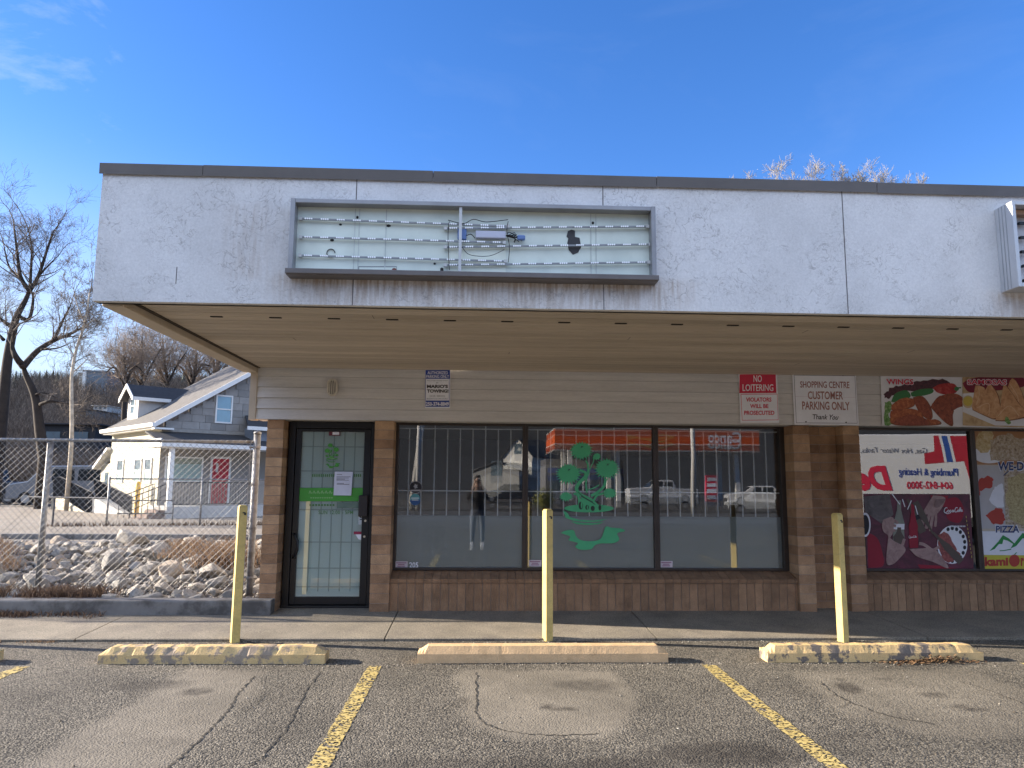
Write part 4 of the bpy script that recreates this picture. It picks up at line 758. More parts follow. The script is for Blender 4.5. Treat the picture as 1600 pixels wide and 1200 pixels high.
r, f, y0, y1 = cabinet('open aluminium sign cabinet showing rows of white LEDs, centred over the shop', cx0, cx1, cz0, cz1, .12, .035, alu, palep, True)
b = MB(); b.prism([(y0-.02, cz0-.006), (y0-.022, cz0+.03), (y0-.004, cz0+.036), (y0-.004, cz0-.008)], cx0-.012, cx1+.012, 'x'); b.box(cx0-.01, cx1+.01, y0-.004, y1, cz0-.012, cz0-.001); b.build('bottom_lip', M('brown_metal_lip', (.16, .145, .14), .5, .12, 5, metal=.3), r, bevel=.003)
yb = y1-.03; FP = lambda x, y, Y=yb: at(x/2.5+420, y/2.5+290, Y)
# pale inner seams and cut-outs
for x in (335, 352, 457, 1258, 1278): b = MB(); p = FP(x, 200); b.box(p.x-.003, p.x+.003, yb-.002, yb+.001, cz0+.04, cz1-.04); b.build('panel_seam', M('seam_grey', (.52, .57, .55), .6), r)
p = FP(748, 200, y0+.02); b = MB(); b.box(p.x-.011, p.x+.011, y0+.015, y0+.03, cz0+.036, cz1-.036); b.build('cover_divider', M('divider_white', (.55, .57, .58), .5), r)
hm = M('hole_dark', (.03, .03, .03), .9)
a = Art(yb-.001, 420, 290, 2.5, step=.0004); a.poly([(1168, 178), (1182, 172), (1196, 176), (1196, 200), (1214, 204), (1220, 240), (1208, 262), (1188, 270), (1172, 252), (1166, 225), (1170, 206), (1163, 200)], M('bare_patch', (.06, .06, .065), .9)); a.build('bare_patch', r)
for cx_, cy_, rx_, ry_ in ((467, 157, 10, 5), (247, 213, 8, 5), (346, 124, 5, 6), (280, 152, 6, 4), (648, 305, 5, 4), (676, 328, 7, 8), (1266, 146, 5, 6)): a = Art(yb-.001, 420, 290, 2.5); a.ell(cx_, cy_, rx_, ry_, hm, 12, .1); a.build('panel_hole', r)
a = Art(yb-.001, 420, 290, 2.5, step=.0004); a.rect(350, 315, 500, 333, M('cut_slot', (.22, .24, .25), .6)); a.rect(353, 319, 498, 333, palep); a.ell(490, 328, 9, 6, flat('rust_plug', (.2, .05, .04)), 12); a.build('cut_slot', r)

b = MB(); c = FP(243, 264); b.tube([(c.x+.03*math.cos(i*math.pi/8), yb-.006, c.z+.03*math.sin(i*math.pi/8)) for i in range(15)], .0035, 6); b.build('wire_loop', blackm, r)
ydr = yb-.03
p0, p1 = FP(808, 182), FP(925, 212); b = MB(); b.box(p0.x, p1.x, ydr-.01, yb-.001, p1.z, p0.z); b.build('led_driver', M('driver_grey', (.50, .52, .62), .4, .05), r, bevel=.005)
p0, p1 = FP(738, 170), FP(772, 215); b = MB(); b.box(p0.x, p1.x, ydr, yb-.001, p1.z, p0.z); b.build('junction_box', M('box_blue', (.12, .2, .42), .5, .05), r, bevel=.008)
b = MB(); q = random.Random(2)
def wire(pp, r_=.0035, Y=None): b.tube([FP(x, y, (Y or yb-.035)+q.uniform(-.006, .006)) for x, y in bez(pp, 6)], r_, 5)
wire([(772, 195), (790, 190), (805, 205)]); wire([(920, 195), (950, 200), (985, 205)], .006)
for i in range(9): wire([(930, 198), (950+q.uniform(-15, 15), 190+q.uniform(-14, 20)), (970+q.uniform(-20, 25), 205+q.uniform(-14, 22))], .003)
wire([(700, 135), (760, 148), (800, 132), (850, 142), (935, 133)], .003); wire([(755, 240), (785, 270), (860, 275), (920, 250)], .0025); wire([(935, 140), (930, 180), (940, 240), (935, 300)], .003); wire([(705, 140), (700, 200), (705, 330)], .003)
b.build('wiring', [blackm], r)
p0, p1 = FP(700, 240), FP(925, 342); b = MB(); b.box(p0.x, p1.x, yb-.0022, yb-.0006, p1.z, p0.z); b.build('bright_back_plate', M('bright_plate', (.76, .82, .72), .5, .05), r)
b = MB(); p = FP(985, 210); b.box(p.x-.03, p.x+.03, yb-.05, yb-.02, p.z-.02, p.z+.02); b.build('wire_connector', M('box_blue', (0, 0, 0)), r, bevel=.01)
def strip(xa, ya, xb, yb_, n, Y):
    b = MB(); A, B = FP(xa, ya, Y), FP(xb, yb_, Y); d = (B-A); nz = Vector((0, 0, 1)); h = .0062
    def seg(P, Q, hh, y_, t_, mi): b.add([P+Vector((0, y_, -hh)), Q+Vector((0, y_, -hh)), Q+Vector((0, y_, hh)), P+Vector((0, y_, hh)), P+Vector((0, y_+t_, -hh)), Q+Vector((0, y_+t_, -hh)), Q+Vector((0, y_+t_, hh)), P+Vector((0, y_+t_, hh))], [(3, 2, 1, 0), (4, 5, 6, 7), (0, 1, 5, 4), (1, 2, 6, 5), (2, 3, 7, 6), (3, 0, 4, 7)], mi)
    seg(A, B, h, 0, .012, 0); e1 = A-d.normalized()*.012
    for i in range(n):
        t = (i+.5)/n; c = A+d*t
        for k in range(4): cc = c+d.normalized()*((k-1.5)*.0155); b.cyl((cc.x, cc.y-.006, cc.z), .0068, .007, 10, 'y', 1)
    for e in (A, B): b.box(e.x-.012, e.x+.012, Y-.004, Y+.02, e.z-.012, e.z+.012, 2)
    o = b.build('led_strip', [ledp, ledw, M('clip_white', (.55, .56, .55), .5)], r)
for l, rr in (((124, 128, 935, 158), (690, 166, 1480, 159)), ((124, 200, 920, 222), (690, 240, 1490, 229)), ((122, 272, 925, 295), (690, 310, 1485, 299))):
    strip(*l, 13, yb-.03); strip(*rr, 13, yb-.032)
wal = M('white_aluminium', (.55, .56, .57), .4, .1, 4, metal=.25)
r, f, y0, y1 = cabinet('white framed sign cabinet with hanging wires, cut by the right edge of the photo', 4.06, 6.85, 3.095, 3.772, .19, .03, wal, M('cool_sign_back', (.5, .5, .52), .5, .08), False)
b = MB()
for k in range(3): b.box(4.0575, 4.0605, CY0-.05-k*.035, CY0-.043-k*.035, 3.10, 3.767)
b.build('side_rib', M('rib_grey', (.34, .35, .36), .5), r)  # ribs in a darker grey than the cabinet frame
b = MB(); q = random.Random(5)
for i in range(5):
    z = 3.64-i*.115; x = 4.1
    while x < 6.75:
        x2 = x+.16; b.tube([(x, CY0-.06, z+q.uniform(-.006, .006)), (x+.05, CY0-.065, z-.012+q.uniform(-.006, .006)), (x2, CY0-.06, z)], .004, 5); b.box(x+.1, x+.15, CY0-.075, CY0-.05, z-.01, z+.01, 0); x = x2
b.build('wiring', [blackm], r)
b = MB(); b.box(4.095, 6.815, CY0-.10, CY0-.03, 3.70, 3.735); b.build('wood_batten', M('raw_wood', (.42, .26, .17), .7), r)

#=SECTION fence
# ------------------------------------------------------------------ chain link fence by the rock bed
def mesh_panel(b, P0, P1, z0, z1, pitch, r):
    L_ = (P1-P0).length; d = (P1-P0)/L_; H = z1-z0; nrm = Vector((-d.y, d.x, 0))
    def seg(u0, v0, u1, v1, o_): b.tube([P0+d*u0+Vector((0, 0, v0-P0.z))+nrm*o_, P0+d*u1+Vector((0, 0, v1-P0.z))+nrm*o_], r, 3, cap=False)
    k = -H
    while k < L_:
        u0, u1 = max(0, k), min(L_, k+H)
        if u1 > u0: seg(u0, z0+u0-k, u1, z0+u1-k, .003); seg(u0, z1-(u0-k), u1, z1-(u1-k), -.003)
        k += pitch
FY = .62
fe = thing('chain_link_fence', 'tall galvanised chain link fence in front of the pale rocks, left of the shop', 'fence', (-5.45, FY, .1))
b = MB()
for a_, c_ in ((-10.6, -8.02), (-8.02, -5.45), (-5.45, -2.86)): mesh_panel(b, Vector((a_, FY-.03, .14)), Vector((c_, FY-.03, .14)), .14, 2.11, .08, .0024)
b.build('wire_mesh', M('mesh_wire', (.24, .245, .25), .5, .15, metal=.4), fe)
for x in (-8.02, -5.45):
    b = MB(); b.tube([(x, FY+.03, .05), (x, FY+.03, 2.06)], .036, 12); p = b.build('fence_post', galv, fe, smooth=True)
    t = MB(); t.tube([(x, FY+.03, 2.05), (x, FY+.03, 2.08)], [.04, .026], 12); t.build('post_cap', galv, p)
b = MB(); b.tube([(-2.85, FY, .05), (-2.85, FY, 2.19)], .043, 14); b.tube([(-2.85, FY, 2.19), (-2.85, FY, 2.215), (-2.85, FY, 2.23)], [.049, .046, .015], 14); p = b.build('end_post', galv, fe, smooth=True)
t = MB()
for z in (.4, 1.0, 1.55, 2.02): t.tube([(-2.85, FY, z-.012), (-2.85, FY, z+.012)], .05, 14); t.box(-2.94, -2.89, FY-.02, FY+.0, z-.012, z+.012)
t.build('tension_band', galv, p)
b = MB(); b.box(-2.925, -2.915, FY-.036, FY-.031, .15, 2.1); b.build('tension_bar', galv, fe)
b = MB(); b.tube([(-10.6, FY, 2.09), (-2.86, FY, 2.09)], .0205, 10); b.build('top_rail', galv, fe, smooth=True)

# ------------------------------------------------------------------ rock bed
def bedz(x, y): return .1+.05*min(1, max(0, y))+.30*max(0, min(1, (y-.4)/3.2))*(1-max(0, (y-4.4)/2.2))+.05*noise.noise(Vector((x*.6, y*.6, 1)))
xs_ = np.linspace(-13, -2.57, 60); ys_ = np.linspace(.03, 6.2, 40); b = MB(); n = len(xs_)
b.add([(x, y, bedz(x, y) if y < 6 else -.02) for y in ys_ for x in xs_], [(j*n+i, j*n+i+1, (j+1)*n+i+1, (j+1)*n+i) for j in range(len(ys_)-1) for i in range(n-1)])
tag(b.build('rock_bed', M('bed_gravel', (.12, .10, .085), .95, .3, 6, .8, 40, fine=.4, fs=35)), kind='structure')
rockm = [M('pale_rock', (.37, .34, .295), .9, .25, 4, .6, 22, fine=.16, fs=60, col2=(.17, .155, .135), c2s=4, c2t=(.45, .62)), M('grey_rock', (.23, .22, .20), .9, .22, 4, .6, 22, fine=.14, fs=60, col2=(.15, .145, .14), c2s=4), M('tan_rock', (.38, .32, .25), .9, .22, 4, .6, 22, fine=.14, fs=60, col2=(.24, .19, .15), c2s=4)]
import bmesh
def rock_mesh(seed, mt):
    q = random.Random(seed); bm = bmesh.new()
    for i in range(17):
        v = Vector((q.gauss(0, 1), q.gauss(0, 1), q.gauss(0, 1))).normalized()*q.uniform(.8, 1); bm.verts.new((v.x*1.0, v.y*.85, v.z*.68))
    bmesh.ops.convex_hull(bm, input=list(bm.verts)); 
    for v in [v for v in bm.verts if not v.link_faces]: bm.verts.remove(v)
    bmesh.ops.bevel(bm, geom=list(bm.edges), offset=.045, segments=1, affect='EDGES', profile=.5)
    bmesh.ops.triangulate(bm, faces=list(bm.faces)); bmesh.ops.subdivide_edges(bm, edges=list(bm.edges), cuts=2, use_grid_fill=True)
    for v in bm.verts: v.co *= 1+.05*noise.noise(v.co*2.2+Vector((seed, 0, 0)))+.03*noise.noise(v.co*6+Vector((0, seed, 0)))
    me = bpy.data.meshes.new('rock'); bm.to_mesh(me); bm.free(); me.materials.append(mt); return me
rocks = [rock_mesh(i, rockm[(0, 1, 0, 2, 1, 0, 0, 1, 2, 0, 1, 0)[i]]) for i in range(12)]
q = random.Random(11); placed = []
def put_rock(x, y, s, label, sink=.25, group='rocks of the rock bed', k=None):
    o = link(bpy.data.objects.new('rock', rocks[q.randrange(12) if k is None else k])); o.location = (x, y, bedz(x, y)+s*(.62-sink*1.3)); o.rotation_euler = (q.uniform(-.5, .5), q.uniform(-.5, .5), q.uniform(0, 6.28)); o.scale = (s*q.uniform(.9, 1.25), s*q.uniform(.9, 1.1), s*q.uniform(.85, 1.1)); placed.append((x, y, s)); tag(o, label, 'rock', group)
for (px, py), Yr, s, lab, k in (((206, 862), 4.3, .34, 'largest pale boulder at the back of the rock bed', 0), ((250, 892), 2.9, .27, 'wide light grey boulder below the largest boulder in the bed', 2), ((266, 918), 1.5, .23, 'tan flat topped boulder low in the bed right of the middle', 3), ((330, 920), 1.4, .24, 'pale boulder near the yellow post and end post', 5), ((172, 905), 2.2, .24, 'broad grey boulder in the middle of the bed', 4), ((305, 905), 2.2, .22, 'cream boulder beside the dry brown bush', 9)):
    p = at(px, py, Yr); put_rock(p.x, Yr, s, lab, .15, k=k)
tries = 0
while len(placed) < 292 and tries < 60000:
    tries += 1; px = q.uniform(-14, 412); Yr = .22+5.4*q.random()**1.15; p = at(px, 900, Yr); s = min(.26, max(.07, q.lognormvariate(-2.05, .36)))
    if p.x > -2.72 or abs(Yr-FY) < s*.5 and False: continue
    if all((p.x-a)**2+(Yr-c)**2 > (.74*(s+d_))**2 for a, c, d_ in placed): put_rock(p.x, Yr, s, 'pale angular rock lying among the many loose rocks of the fenced bed')
gv = MB(); q = random.Random(19)
for i in range(3800):                       # small broken stone between the rocks
    px = q.uniform(-20, 415); Yr = .12+5.9*q.random()**1.1; p = at(px, 900, Yr); 
    if p.x > -2.62: continue
    r_ = q.uniform(.015, .05); z = bedz(p.x, Yr)+r_*.3; vs = [(p.x+r_*q.uniform(.5, 1)*dx, Yr+r_*q.uniform(.5, 1)*dy, z+r_*q.uniform(.4, .9)*dz) for dx, dy, dz in ((1, 0, 0), (0, 1, 0), (-1, 0, 0), (0, -1, 0), (.1, .1, 1), (0, 0, -1))]
    gv.add(vs, [(0, 1, 4), (1, 2, 4), (2, 3, 4), (3, 0, 4), (1, 0, 5), (2, 1, 5), (3, 2, 5), (0, 3, 5)], 0, max(.02, q.random()))
tag(gv.build('gravel', M('broken_stone', None, .95, .2, 9, tint=[(.10, .085, .07), (.22, .20, .175), (.36, .33, .29)])), 'small broken stone and dirt filling the gaps between the rocks', 'gravel', kind='stuff')
# dry weeds
wd = MB(); q = random.Random(3)
def tuft(x, y, z, h, n, spread, t0=0.):
    for i in range(n):
        a = q.uniform(0, 6.28); l = h*q.uniform(.4, 1); bx, by = x+q.gauss(0, spread), y+q.gauss(0, spread); dx, dy = math.cos(a)*l*.5, math.sin(a)*l*.5; w_ = .0042
        wd.tube([(bx, by, z), (bx+dx*.4, by+dy*.4, z+l*.6), (bx+dx, by+dy, z+l*q.uniform(.6, 1))], [w_, w_*.8, w_*.3], 3, t=min(1, max(.02, t0+q.uniform(0, .5))), cap=False)
for i in range(46): p = at(q.gauss(352, 22), 870, q.uniform(1.7, 3.0)); tuft(p.x, p.y, bedz(p.x, p.y)+.08, .36, 26, .10, .22)
for i in range(14): p = at(q.gauss(290, 14), 880, q.uniform(2.4, 3.4)); tuft(p.x, p.y, bedz(p.x, p.y)+.1, .2, 30, .1, .3)
for i in range(30): p = at(q.gauss(85, 45), 940, q.uniform(.1, .55)); tuft(p.x, p.y, .2, .17, 34, .07, .02)
for i in range(26): p = gz(q.uniform(-10, 150), q.uniform(958, 975)); tuft(p.x, min(p.y, -.18), .06, .10, 26, .06, .05)
for i in range(14): p = gz(q.uniform(0, 110), 1001+q.uniform(-3, 2)); tuft(p.x, -1.23, .0, .03, 8, .03, .4)
for i in range(14): p = at(q.uniform(-8, 20), 870, q.uniform(1.5, 3.5)); tuft(p.x, p.y, bedz(p.x, p.y)+.1, .2, 25, .09, .25)
tag(wd.build('dry_weeds', M('dry_weed', None, .9, .1, tint=[(.05, .033, .026), (.12, .072, .045), (.20, .125, .07), (.28, .195, .115)])), 'dry brown weeds and bush among the rocks and along the kerb', 'weeds', kind='stuff')

#=SECTION background
# ------------------------------------------------------------------ lot, lane and hillside behind
def sm(t): t = min(1, max(0, t)); return t*t*(3-2*t)
def landz(x, y):
    z = -.02+.22*sm((y-7)/9)
    if y > 46: z += 8*sm((y-48)/62)+33*sm((y-105)/240)*(1+.10*noise.noise(Vector((x*.006, y*.004, 2))))+.6*noise.noise(Vector((x*.05, y*.05, 0)))*sm((y-48)/30)
    return z
xs_ = np.concatenate([np.arange(-620, -80, 20), np.arange(-80, 0, 2.5), np.arange(0, 200, 20)]); ys_ = np.concatenate([np.arange(6.2, 46, 1.2), np.arange(46, 120, 4), np.arange(120, 420, 12)])
xs_ = np.where((xs_ > -3) & (xs_ < 0), -2.9, xs_)
b = MB(); n = len(xs_); vs = [(x, y, landz(x, y)) for y in ys_ for x in xs_]; F_ = []; G_ = []
for j in range(len(ys_)-1):
    for i in range(n-1):
        fq = (j*n+i, j*n+i+1, (j+1)*n+i+1, (j+1)*n+i)
        if ys_[j] < 45 and xs_[i] > -3.5: continue
        (F_ if ys_[j] < 44.5 else G_).append(fq)
b.add(vs, F_); tag(b.build('gravel_yard', M('yard_gravel', (.23, .20, .165), .95, .2, .5, .5, 20, fine=.25, fs=30, col2=(.17, .145, .115), c2s=.5)), kind='structure')
b = MB(); b.add(vs, G_); tag(b.build('hill', M('winter_hillside', (.085, .07, .058), .95, .35, .08, 0, 1, col2=(.05, .045, .04), c2s=.15, fine=.35, fs=1.2)), kind='structure')
b = MB(); xs2 = np.arange(-40, -3.2, 1.5); L_ = [(x, 6.4+.25*math.sin(x*.3), landz(x, 6.4)+.012) for x in xs2]; R2 = [(x, 10.6+.5*sm((x+14)/8)*-1, landz(x, 10.4)+.014) for x in xs2]; n = len(xs2)
b.add(L_+R2, [(i, i+1, n+i+1, n+i) for i in range(n-1)]); tag(b.build('back_lane', M('lane_asphalt', (.115, .112, .112), .9, .15, 1, .5, 30, fine=.25, fs=60)), kind='structure')
b = MB()
for x0, x1, y0 in ((-12.2, -3.3, 10.75),): b.prism([(y0, 0), (y0, .20), (y0+.16, .2), (y0+.16, 0)], x0, x1, 'x')
tag(b.build('lane_kerb', kerbm, bevel=.02), kind='structure')
wd2 = MB(); q = random.Random(23)
def blade(b_, x, y, z, h, w_, q, t): 
    a = q.uniform(0, 6.28); l = q.uniform(.1, .5)*h; dx, dy = math.cos(a)*l, math.sin(a)*l
    b_.add([(x-w_, y, z), (x+w_, y, z), (x+dx, y+dy, z+h)], [(0, 1, 2)], 0, t)
for i in range(900): x = q.uniform(-13, -4); y = 14.45+(x+11.45)*.155+q.gauss(0, .12); blade(wd2, x, y, landz(x, y)-.02, q.uniform(.06, .22), .012, q, max(.02, q.uniform(0, .6)))
tag(wd2.build('yard_weeds', MATS['dry_weed']), 'strip of dead weeds under the far yard fence', 'weeds', kind='stuff')

# ------------------------------------------------------------------ the grey house with the red door
HO = at(247, 755, 20.); HO.z = 0
cream = M('cream_siding', (.44, .405, .30), .7, .06, 2); shing = M('grey_shingle_wall', (.27, .255, .235), .85, .12, 4, tint=[(.22, .21, .195), (.28, .262, .24), (.33, .31, .285)]); roofm = M('dark_shingle_roof', (.05, .048, .05), .8, .2, 8, .4, 40); roofg = M('grey_shingle_roof', (.10, .095, .09), .85, .2, 6, .5, 30, fine=.2, fs=25); wtrim = M('white_trim', (.74, .73, .70), .6, .05, 3); taupe = M('taupe_wall', (.27, .25, .225), .75, .08, 3); dglass = M('house_window_glass', (.10, .14, .17), .08, .1, 2, spec=.8); frost = M('house_frosted_pane', (.30, .40, .37), .35, .08, 2); redd = M('red_door_paint', (.45, .015, .03), .4, .08, 3); conc_w = M('white_concrete', (.50, .49, .46), .85, .1, 3); blackr = M('black_railing', (.012, .012, .013), .5)  # roofg: main roof shingles, a lighter grey than the porch roof
H = thing('house', 'grey shingled house with dormer, covered porch and red front door beyond the fence', 'house', HO, R_(42), local=True)
EZ, SL, HW, HL = 3.75, .644, 5.0, 6.0
def rz(x): return EZ+SL*(x+.35)
b = MB(); b.box(0, 2*HW, .0, .12, 0, 3.6); b.box(0, .12, .12, HL, 0, 3.62); b.box(2*HW-.12, 2*HW, .12, HL, 0, 3.62); b.box(.12, 2*HW-.12, HL-.12, HL, 0, 3.62)
wl = b.build('wall', [cream], H); wl.data.materials.append(taupe)
for p in wl.data.polygons:
    if p.normal.y < -.5 and p.center.y < .05: p.material_index = 1
b = MB(); q = random.Random(5); z = 3.6
b.prism([(0, 3.58), (2*HW, 3.58), (HW, rz(HW)-.16)], .03, .12, 'y', 0, .5)
while z < 6.7:                              # shingle courses of the gable
    xl = max(0, (z+.29-EZ+.16)/SL-.35)+.02; xr = 2*HW-xl; x = xl
    while x < xr-.05: w_ = min(q.uniform(.45, .7), xr-x); b.box(x+.006, x+w_-.006, -.004-q.uniform(0, .004), .03, z+.006, z+.285, 0, q.uniform(.05, 1)); x += w_
    z += .29
b.build('gable_wall', shing, H)
def roofslab(b, pts, th=.12, mi=0):         # sloped slab from four corners
    n = (Vector(pts[1])-Vector(pts[0])).cross(Vector(pts[3])-Vector(pts[0])).normalized()
    if n.z < 0: n = -n
    lo = [Vector(p)-n*th for p in pts]; b.add(list(pts)+lo, [(0, 1, 2, 3), (7, 6, 5, 4)]+[(i, i+4, (i+1) % 4+4, (i+1) % 4) for i in range(4)], mi)
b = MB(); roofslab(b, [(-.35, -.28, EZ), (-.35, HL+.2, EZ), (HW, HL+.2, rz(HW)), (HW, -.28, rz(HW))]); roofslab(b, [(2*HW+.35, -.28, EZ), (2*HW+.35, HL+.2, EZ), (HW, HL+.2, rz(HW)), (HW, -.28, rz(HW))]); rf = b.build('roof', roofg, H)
b = MB(); b.prism([(-.37, EZ-.17), (-.37, EZ+.03), (HW, rz(HW)+.04), (HW, rz(HW)-.17)], -.32, -.285, 'y'); b.prism([(2*HW+.37, EZ-.17), (2*HW+.37, EZ+.03), (HW, rz(HW)+.04), (HW, rz(HW)-.17)], -.32, -.285, 'y'); b.build('rake_board', wtrim, rf)
b = MB(); b.prism([(-.47, EZ-.14), (-.49, EZ-.0), (-.35, EZ-.0), (-.35, EZ-.18)], -.34, HL+.2, 'y'); b.box(-.38, .35, -.30, 0, EZ-.24, EZ-.17); b.box(-.35, 0, 0, HL+.1, EZ-.21, EZ-.17); b.build('gutter', wtrim, rf)
b = MB(); b.box(0, 2*HW, -.03, 0, 3.46, 3.58); b.build('belly_board', M('taupe_trim', (.30, .28, .25), .7), H)
def hwin(x0, x1, z0, z1, plane='y', mat_g=dglass, mid=True, half=None, par=None, off=0.0, name='window'):
    b = MB(); w_ = .06
    def bx(a0, a1, c0, c1, d0, d1, mi=0):
        if plane == 'y': b.box(a0, a1, off+d0, off+d1, c0, c1, mi)
        else: b.box(off+d0, off+d1, a0, a1, c0, c1, mi)
    bx(x0, x0+w_, z0, z1, -.05, .01); bx(x1-w_, x1, z0, z1, -.05, .01); bx(x0+w_, x1-w_, z1-w_, z1, -.048, .01); bx(x0+w_, x1-w_, z0, z0+w_, -.048, .01)
    if mid: bx(x0+w_, x1-w_, (z0+z1)/2-.025, (z0+z1)/2+.025, -.045, .01)
    o = b.build(name, wtrim, par or H); b = MB(); bx(x0+w_*.5, x1-w_*.5, z0+w_*.5, z1-w_*.5, -.02, .012)
    o2 = b.build('pane', mat_g, o) if (par is None) else b.build('window_pane', mat_g, par)
    if half is not None and par is None:
        b = MB(); bx(x0+w_, x1-w_, z0+w_, z0+(z1-z0)*half, -.028, -.021); b.build('frosted_pane', frost, o)
    return o
hwin(2.02, 2.72, 3.90, 5.06, mat_g=M('sky_blue_pane', (.16, .28, .36), .1, .1, 3, spec=.8))
hwin(.2, 1.66, 1.5, 2.5, mid=False, mat_g=M('shop_blind_pane', (.25, .27, .2), .2, .1, 4, spec=.7), half=.72)
for y0, y1 in ((.74, 1.55), (1.9, 2.75), (4.1, 4.95)): hwin(y0, y1, 1.45, 2.45, 'x', half=.55)
b = MB(); b.box(1.96, 2.04, -.03, .02, .64, 2.54); b.box(2.72, 2.80, -.03, .02, .64, 2.54); b.box(2.04, 2.72, -.03, .02, 2.46, 2.54); dr_f = b.build('door_frame', wtrim, H)
b = MB(); b.box(2.04, 2.72, -.015, .02, .64, 2.46); b.box(2.16, 2.30, -.022, -.015, 1.9, 2.3); b.box(2.46, 2.6, -.022, -.015, 1.9, 2.3); b.box(2.14, 2.32, -.02, -.015, .85, 1.6); b.box(2.44, 2.62, -.02, -.015, .85, 1.6); d_ = b.build('door', redd, H)
b = MB(); b.box(2.18, 2.28, -.026, -.0215, 1.92, 2.28); b.build('door_light', M('door_light_pane', (.6, .55, .5), .3), d_); b = MB(); b.tube([(2.66, -.06, 1.55), (2.66, -.02, 1.55)], .03, 8); b.build('handle', galv, d_)
b = MB(); b.box(-.25, 2*HW, -1.75, -.001, 0, .63); pf = b.build('porch_floor', conc_w, H)
b = MB(); roofslab(b, [(-.6, -1.75, 2.95), (2*HW, -1.75, 2.95), (2*HW, .0, 3.44), (-.6, .0, 3.44)], .06); pr = b.build('porch_roof', roofm, H)
b = MB(); b.box(-.6, 2*HW, -1.82, -1.755, 2.80, 2.95); b.box(-.6, 2*HW, -1.755, 0, 2.80, 2.84); b.box(-.6, -.55, -1.7, 0, 2.84, 3.1); b.build('porch_gutter', wtrim, pr)
for x in (-.12, 3.1, 6.3): b = MB(); b.box(x-.08, x+.08, -1.62, -1.46, .63, 2.8); b.box(x-.1, x+.1, -1.64, -1.44, .63, .78); b.build('porch_post', wtrim, H)
b = MB()
for x in np.arange(.05, 3.0, .11): b.box(x, x+.02, -1.56, -1.54, .7, 1.48)
b.box(0, 3.0, -1.58, -1.52, 1.48, 1.53); b.box(0, 3.0, -1.57, -1.53, .68, .72); b.build('porch_railing', blackr, H)
b = MB()
for i in range(4): b.box(-1.0-.28*i+.75, -.7-.28*i+.47, -1.6, -.4, 0, .6-.15*i)
for i in range(4): b.box(-.55-.28*i, -.25-.28*i, -1.6, -.4, 0, .5-.14*i)
b.build('porch_steps', M('brown_steps', (.16, .11, .09), .8, .15), H)
b = MB()
for y in (-1.6, -.4):
    b.tube([(-.25, y, 1.45), (-1.45, y, .95)], .02, 6); b.tube([(-.25, y, 1.05), (-1.45, y, .5)], .015, 6)
    for t in np.linspace(0, 1, 7): x = -.25-1.2*t; b.tube([(x, y, max(0, .5-.6*t)), (x, y, 1.45-.5*t)], .012, 5)
b.build('stair_railing', blackr, H)
# dormer
dx, dy0, dy1, dzb, dze, dzp = .35, 4.0, 5.35, 4.2, 5.18, 5.72; dyc = (dy0+dy1)/2
b = MB(); b.prism([(dy0, dzb), (dy1, dzb), (dy1, dze), (dyc, dzp-.08), (dy0, dze)], dx, dx+.08, 'x'); xe = (dze-EZ)/SL-.35
for y in (dy0, dy1-.06): b.add([(dx+.08, y, rz(dx+.08)-.05), (xe, y, dze-.03), (dx+.08, y, dze), (dx+.08, y+.06, rz(dx+.08)-.05), (xe, y+.06, dze-.03), (dx+.08, y+.06, dze)], [(0, 1, 2), (5, 4, 3), (0, 2, 5, 3), (0, 3, 4, 1), (1, 4, 5, 2)])
dm = b.build('dormer', M('pale_dormer_wall', (.50, .48, .45), .7, .05, 3), H); dm.data.materials.append(taupe)
b = MB(); xr_ = (dzp-EZ)/SL-.35; xe2 = (dze-.1-EZ)/SL-.35
roofslab(b, [(dx-.3, dy0-.2, dze-.1), (xe2, dy0-.2, dze-.1), (xr_, dyc, dzp), (dx-.3, dyc, dzp)], .08); roofslab(b, [(dx-.3, dy1+.2, dze-.1), (xe2, dy1+.2, dze-.1), (xr_, dyc, dzp), (dx-.3, dyc, dzp)], .08); b.build('dormer_roof', roofm, dm)
b = MB(); b.box(dx-.32, xe2-.1, dy0-.23, dy0-.2, dze-.22, dze-.07); b.prism([(dy0-.24, dze-.24), (dy0-.24, dze-.06), (dyc, dzp+.02), (dy1+.24, dze-.06), (dy1+.24, dze-.24), (dyc, dzp-.16)], dx-.34, dx-.3, 'x'); b.build('dormer_trim', wtrim, dm)
b = MB(); b.box(dx-.03, dx+.0, dyc-.3, dyc-.24, 4.4, 5.15); b.box(dx-.03, dx, dyc+.24, dyc+.3, 4.4, 5.15); b.box(dx-.028, dx, dyc-.24, dyc+.24, 5.09, 5.15); b.box(dx-.028, dx, dyc-.24, dyc+.24, 4.4, 4.46); b.box(dx-.028, dx, dyc-.24, dyc+.24, 4.75, 4.8); b.build('dormer_window', wtrim, dm)
b = MB(); b.box(dx-.01, dx-.002, dyc-.24, dyc+.24, 4.46, 5.09); b.build('dormer_pane', dglass, dm)
